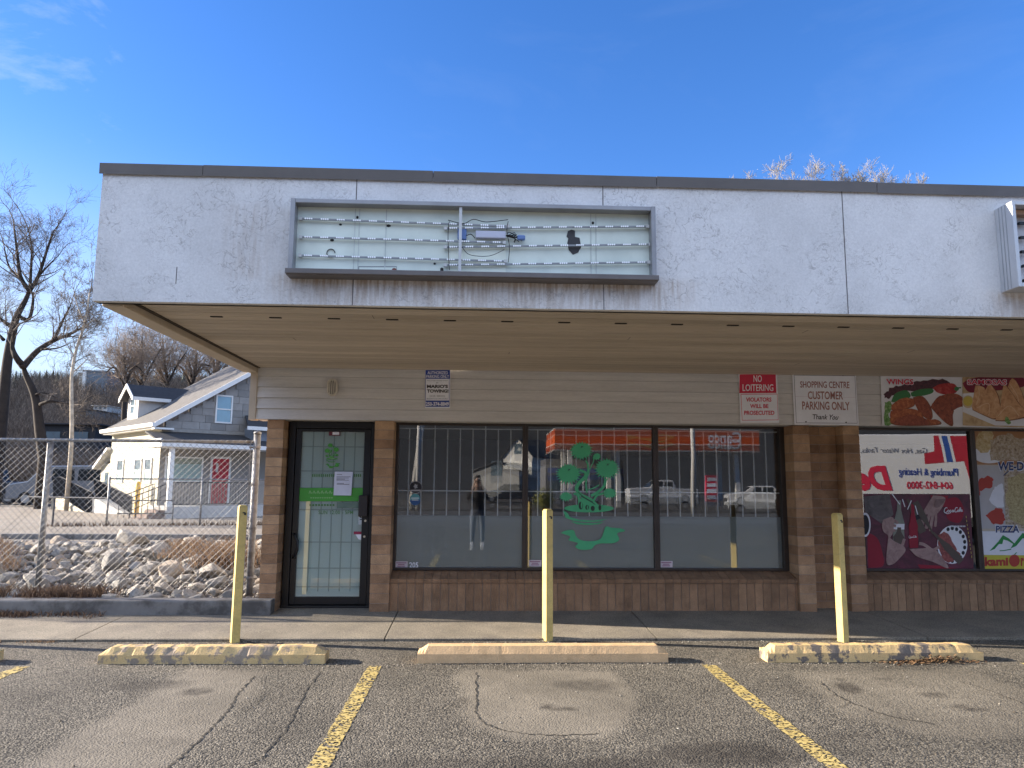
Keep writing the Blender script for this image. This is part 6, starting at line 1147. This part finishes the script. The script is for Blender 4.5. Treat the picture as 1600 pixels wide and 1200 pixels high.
for i in range(700): v = Vector((q.gauss(0, 1), q.gauss(0, 1), q.gauss(0, 1))).normalized()*q.uniform(.3, 1)*.7; c = Vector((p.x, p.y, .75))+v; a1 = Vector((q.gauss(0, 1), q.gauss(0, 1), q.gauss(0, 1))).normalized()*.09; a2 = v.cross(a1).normalized()*.05; b.add([c-a1, c+a2, c+a1, c-a2], [(0, 1, 2, 3)], 0, max(.02, q.random()))
b.build('foliage', M('shrub_leaf', None, .8, .1, tint=[(.06, .07, .01), (.16, .16, .03), (.25, .24, .06)]), r); b = MB(); b.tube([(p.x, p.y, 0), (p.x, p.y, .6)], .05, 6); b.build('stem', barkd, r)
# white box truck behind the camera on the right
TL, TR, TB = mir(1318, 692, 19), mir(1514, 690, 19), mir(1430, 800, 19); tx0, tx1 = min(TL.x, TR.x), max(TL.x, TR.x); ty = TL.y
bt = vehicle('box_truck', 'white box truck with red corner and lettering, mirrored in the poster window', 'truck', (tx1+2.55, ty-1.05, 0), math.pi+R_(12), whitep, 'box')
o3 = Vector((tx0-2.0, ty-1.15, 0)); L0, L1, Z0, Z1 = 1.95, 1.95+(tx1-tx0)+.3, .75, 2.95; W2 = 1.2
b = MB(); b.box(L0, 5.38, -W2, W2, Z0, Z1); b.build('cargo_box', whitep, bt, bevel=.03)
yw = -W2-.006; X_ = lambda x: L0+L1-x
b = MB(); xr_ = L1; b.add([(X_(xr_-.95), yw, Z1-.05), (X_(xr_-.02), yw, Z1-.05), (X_(xr_-.02), yw, Z0+.5), (X_(xr_-.25), yw, Z1-.72), (X_(xr_-1.2), yw, Z1-.78), (X_(xr_-1.2), yw, Z1-.5), (X_(xr_-.95), yw, Z1-.45)], [(0, 1, 2, 3, 4, 5, 6)]); b.build('red_corner', flat('truck_red', (.45, .03, .05)), bt)
b = MB(); b.add([(X_(xr_-.75), yw-.003, Z1-.05), (X_(xr_-.62), yw-.003, Z1-.05), (X_(xr_-.52), yw-.003, Z1-.74), (X_(xr_-.66), yw-.003, Z1-.74)], [(3, 2, 1, 0)]); b.build('blue_stripe', flat('truck_blue', (.04, .10, .35)), bt)
b = MB(); b.add([(X_(xr_-.82), yw-.0015, Z1-.05), (X_(xr_-.55), yw-.0015, Z1-.05), (X_(xr_-.45), yw-.0015, Z1-.74), (X_(xr_-.72), yw-.0015, Z1-.74)], [(3, 2, 1, 0)]); b.build('white_stripe', whitep, bt)
def ttext(s, x0, x1, z0, z1, mt, bold=.0, shear=0.): v, f = text_geo(s, bold, shear); b = MB(); b.add([(X_(x1+(x0-x1)*p_[0]), yw-.004, z0+(z1-z0)*p_[1]) for p_ in v], f); return b.build('lettering', mt, bt)
Lw = L1-L0
ttext('Plumbing & Heating', L0+Lw*.47, L0+Lw*.88, Z1-1.15, Z1-.9, navy_p, .01); ttext('604-842-3000', L0+Lw*.52, L0+Lw*.84, Z1-1.45, Z1-1.25, red_p, .02); ttext('Gas, Hot Water Tanks, Boilers', L0+Lw*.05, L0+Lw*.68, Z1-.52, Z1-.36, M('grey_ink', (0, 0, 0)), .0, .2); ttext('Del', L0+Lw*.1, L0+Lw*.42, Z1-1.5, Z1-.85, red_p, .05, .3)

# the photographer, mirrored faintly in the left window
import bmesh as _bm
def skinned(name, chains, mats, parent, root_i=0, sub=2, split=None, loc=None):
    # chains: list of [(point, radius), ...]; a first point given as an int joins that vertex
    vs = []; es = []; rs = []
    for ch in chains:
        prev = None
        for it in ch:
            if isinstance(it, int): prev = it; continue
            p, r = it; vs.append(p); rs.append(r if isinstance(r, tuple) else (r, r)); i = len(vs)-1
            if prev is not None: es.append((prev, i))
            prev = i
    me = bpy.data.meshes.new(name); off = OFF[parent.name] if parent else Vector((0, 0, 0)); me.from_pydata([tuple(Vector(v)-off) for v in vs], es, []); o = link(bpy.data.objects.new(name, me))
    md = o.modifiers.new('skin', 'SKIN'); md.use_smooth_shade = True; me.skin_vertices or None
    lay = me.skin_vertices[0] if me.skin_vertices else None
    if lay is None:
        bm_ = _bm.new(); bm_.from_mesh(me); bm_.verts.layers.skin.verify(); bm_.to_mesh(me); bm_.free(); lay = me.skin_vertices[0]
    for i, r in enumerate(rs): lay.data[i].radius = r; lay.data[i].use_root = (i == root_i)
    sd = o.modifiers.new('subdiv', 'SUBSURF'); sd.levels = sub; sd.render_levels = sub
    dg = bpy.context.evaluated_depsgraph_get(); dg.update(); m2 = bpy.data.meshes.new_from_object(o.evaluated_get(dg)); bpy.data.objects.remove(o); m2.name = name
    m2.materials.clear()
    for mm in mats: m2.materials.append(mm)
    if split:
        for p in m2.polygons: p.material_index = split(p.center+off)
    m2.polygons.foreach_set('use_smooth', [True]*len(m2.polygons)); o = link(bpy.data.objects.new(name, m2))
    if parent: o.parent = parent; OFF[o.name] = off
    return o
px_, py_ = -.02, -D-.47
PR = thing('person', 'person in dark jacket and white shoes holding up a phone, mirrored in the left window', 'person', (px_, py_, 0))
def V3(x, y, z): return (px_+x, py_+y, z)
jack = M('dark_jacket_cloth', (.015, .015, .018), .85, .2, 10); trou = M('grey_trouser_cloth', (.13, .15, .19), .85, .15, 10); skinm = M('skin', (.45, .28, .2), .55, .06, 8); shoe = M('white_shoe', (.75, .75, .75), .6)
def split(c):
    x, y, z = c.x-px_, c.y-py_, c.z
    if z > 1.475 and abs(x) < .13 and y < .2: return 2
    if y > .31 and z > 1.42: return 2
    return 1 if z < .93 else 0
ch = [[(V3(0, 0, .95), (.165, .12)), (V3(0, -.01, 1.12), (.15, .11)), (V3(0, 0, 1.32), (.175, .12)), (V3(0, .0, 1.43), (.12, .09)), (V3(0, .005, 1.50), (.055, .058)), (V3(0, .015, 1.58), (.066, .082)), (V3(0, .01, 1.66), (.075, .095)), (V3(0, .0, 1.73), (.055, .07))]]
for s in (-1, 1):
    ch.append([0, (V3(s*.10, 0, .84), .105), (V3(s*.12, .02, .48), .075), (V3(s*.13, -.01, .10), .055)])
    ch.append([3, (V3(s*.19, 0, 1.39), .075), (V3(s*.25, .10, 1.17), .06), (V3(s*.15, .28, 1.38), .038), (V3(s*.095, .355, 1.52), .028), (V3(s*.085, .40, 1.57), (.034, .02))])
# fingers and thumbs: chains rooted in the palms, wrapped on the phone edges
ix = {-1: None, 1: None}; cnt = 8
for s in (-1, 1): cnt += 3; cnt += 5; ix[s] = cnt-1
for s in (-1, 1):
    for k in range(4): ch.append([ix[s], (V3(s*(.085-.004*k), .425, 1.56+.014*k), .009), (V3(s*(.07-.004*k), .437, 1.575+.015*k), .008), (V3(s*(.048), .438, 1.58+.016*k), .007)])
    ch.append([ix[s], (V3(s*.078, .405, 1.60), .010), (V3(s*.055, .405, 1.625), .009)])
body = skinned('body', ch, [jack, trou, skinm], PR, 0, 1, split)
b = MB(); q = random.Random(1)
hv = []
for i in range(10):
    for j in range(16): th_ = i/9*1.75; ph = j/16*6.283; hv.append(V3(.082*math.sin(th_)*math.cos(ph), -.012+.105*math.sin(th_)*math.sin(ph)*(1 if math.sin(ph) < 0 else .8), 1.685+.10*math.cos(th_)-(.09 if math.sin(ph) < -.2 and i > 6 else 0)))
b.add(hv, [(i*16+j, i*16+(j+1) % 16, (i+1)*16+(j+1) % 16, (i+1)*16+j) for i in range(9) for j in range(16)]); b.build('hair', M('dark_hair', (.03, .02, .015), .6, .2, 30), PR, smooth=True)
for s in (-1, 1):
    b = MB(); b.prism([(-.10, 0), (.16, 0), (.18, .03), (.12, .07), (.03, .10), (-.08, .10), (-.11, .06)], 0, .085, 'x'); b.v = [(p_[0]+px_+s*.13-.042, p_[1]+py_, p_[2]) for p_ in b.v]; b.build('shoe', shoe, PR, bevel=.012)
    b = MB(); c = V3(s*.031, .098, 1.655); b.tube([(c[0]-.011, c[1], c[2]), (c[0], c[1]+.004, c[2]), (c[0]+.011, c[1], c[2])], [.003, .008, .003], 6); b.build('eye', black_p, PR)
    b = MB(); c = V3(s*.078, .0, 1.64); b.tube([(c[0], c[1], c[2]-.03), (c[0]+s*.012, c[1], c[2]), (c[0], c[1]-.005, c[2]+.03)], [.006, .014, .006], 6); b.build('ear', skinm, PR, smooth=True)
b = MB(); c = V3(0, .095, 1.615); b.tube([(c[0], c[1], c[2]+.035), (c[0], c[1]+.022, c[2]+.0), (c[0], c[1]+.004, c[2]-.008)], [.008, .013, .009], 8); b.build('nose', skinm, PR, smooth=True)
b = MB(); c = V3(0, .088, 1.572); b.tube([(c[0]-.022, c[1]-.004, c[2]), (c[0], c[1]+.008, c[2]), (c[0]+.022, c[1]-.004, c[2])], [.003, .007, .003], 6); b.build('mouth', M('lips', (.35, .14, .12), .5), PR, smooth=True)
b = MB(); b.box(px_-.078, px_+.078, py_+.412, py_+.420, 1.558, 1.632); o = b.build('phone', blackr, bevel=.003, local=Vector((px_, py_+.416, 1.6))); tag(o, 'black phone held up in both hands by the person, mirrored in the window', 'phone')
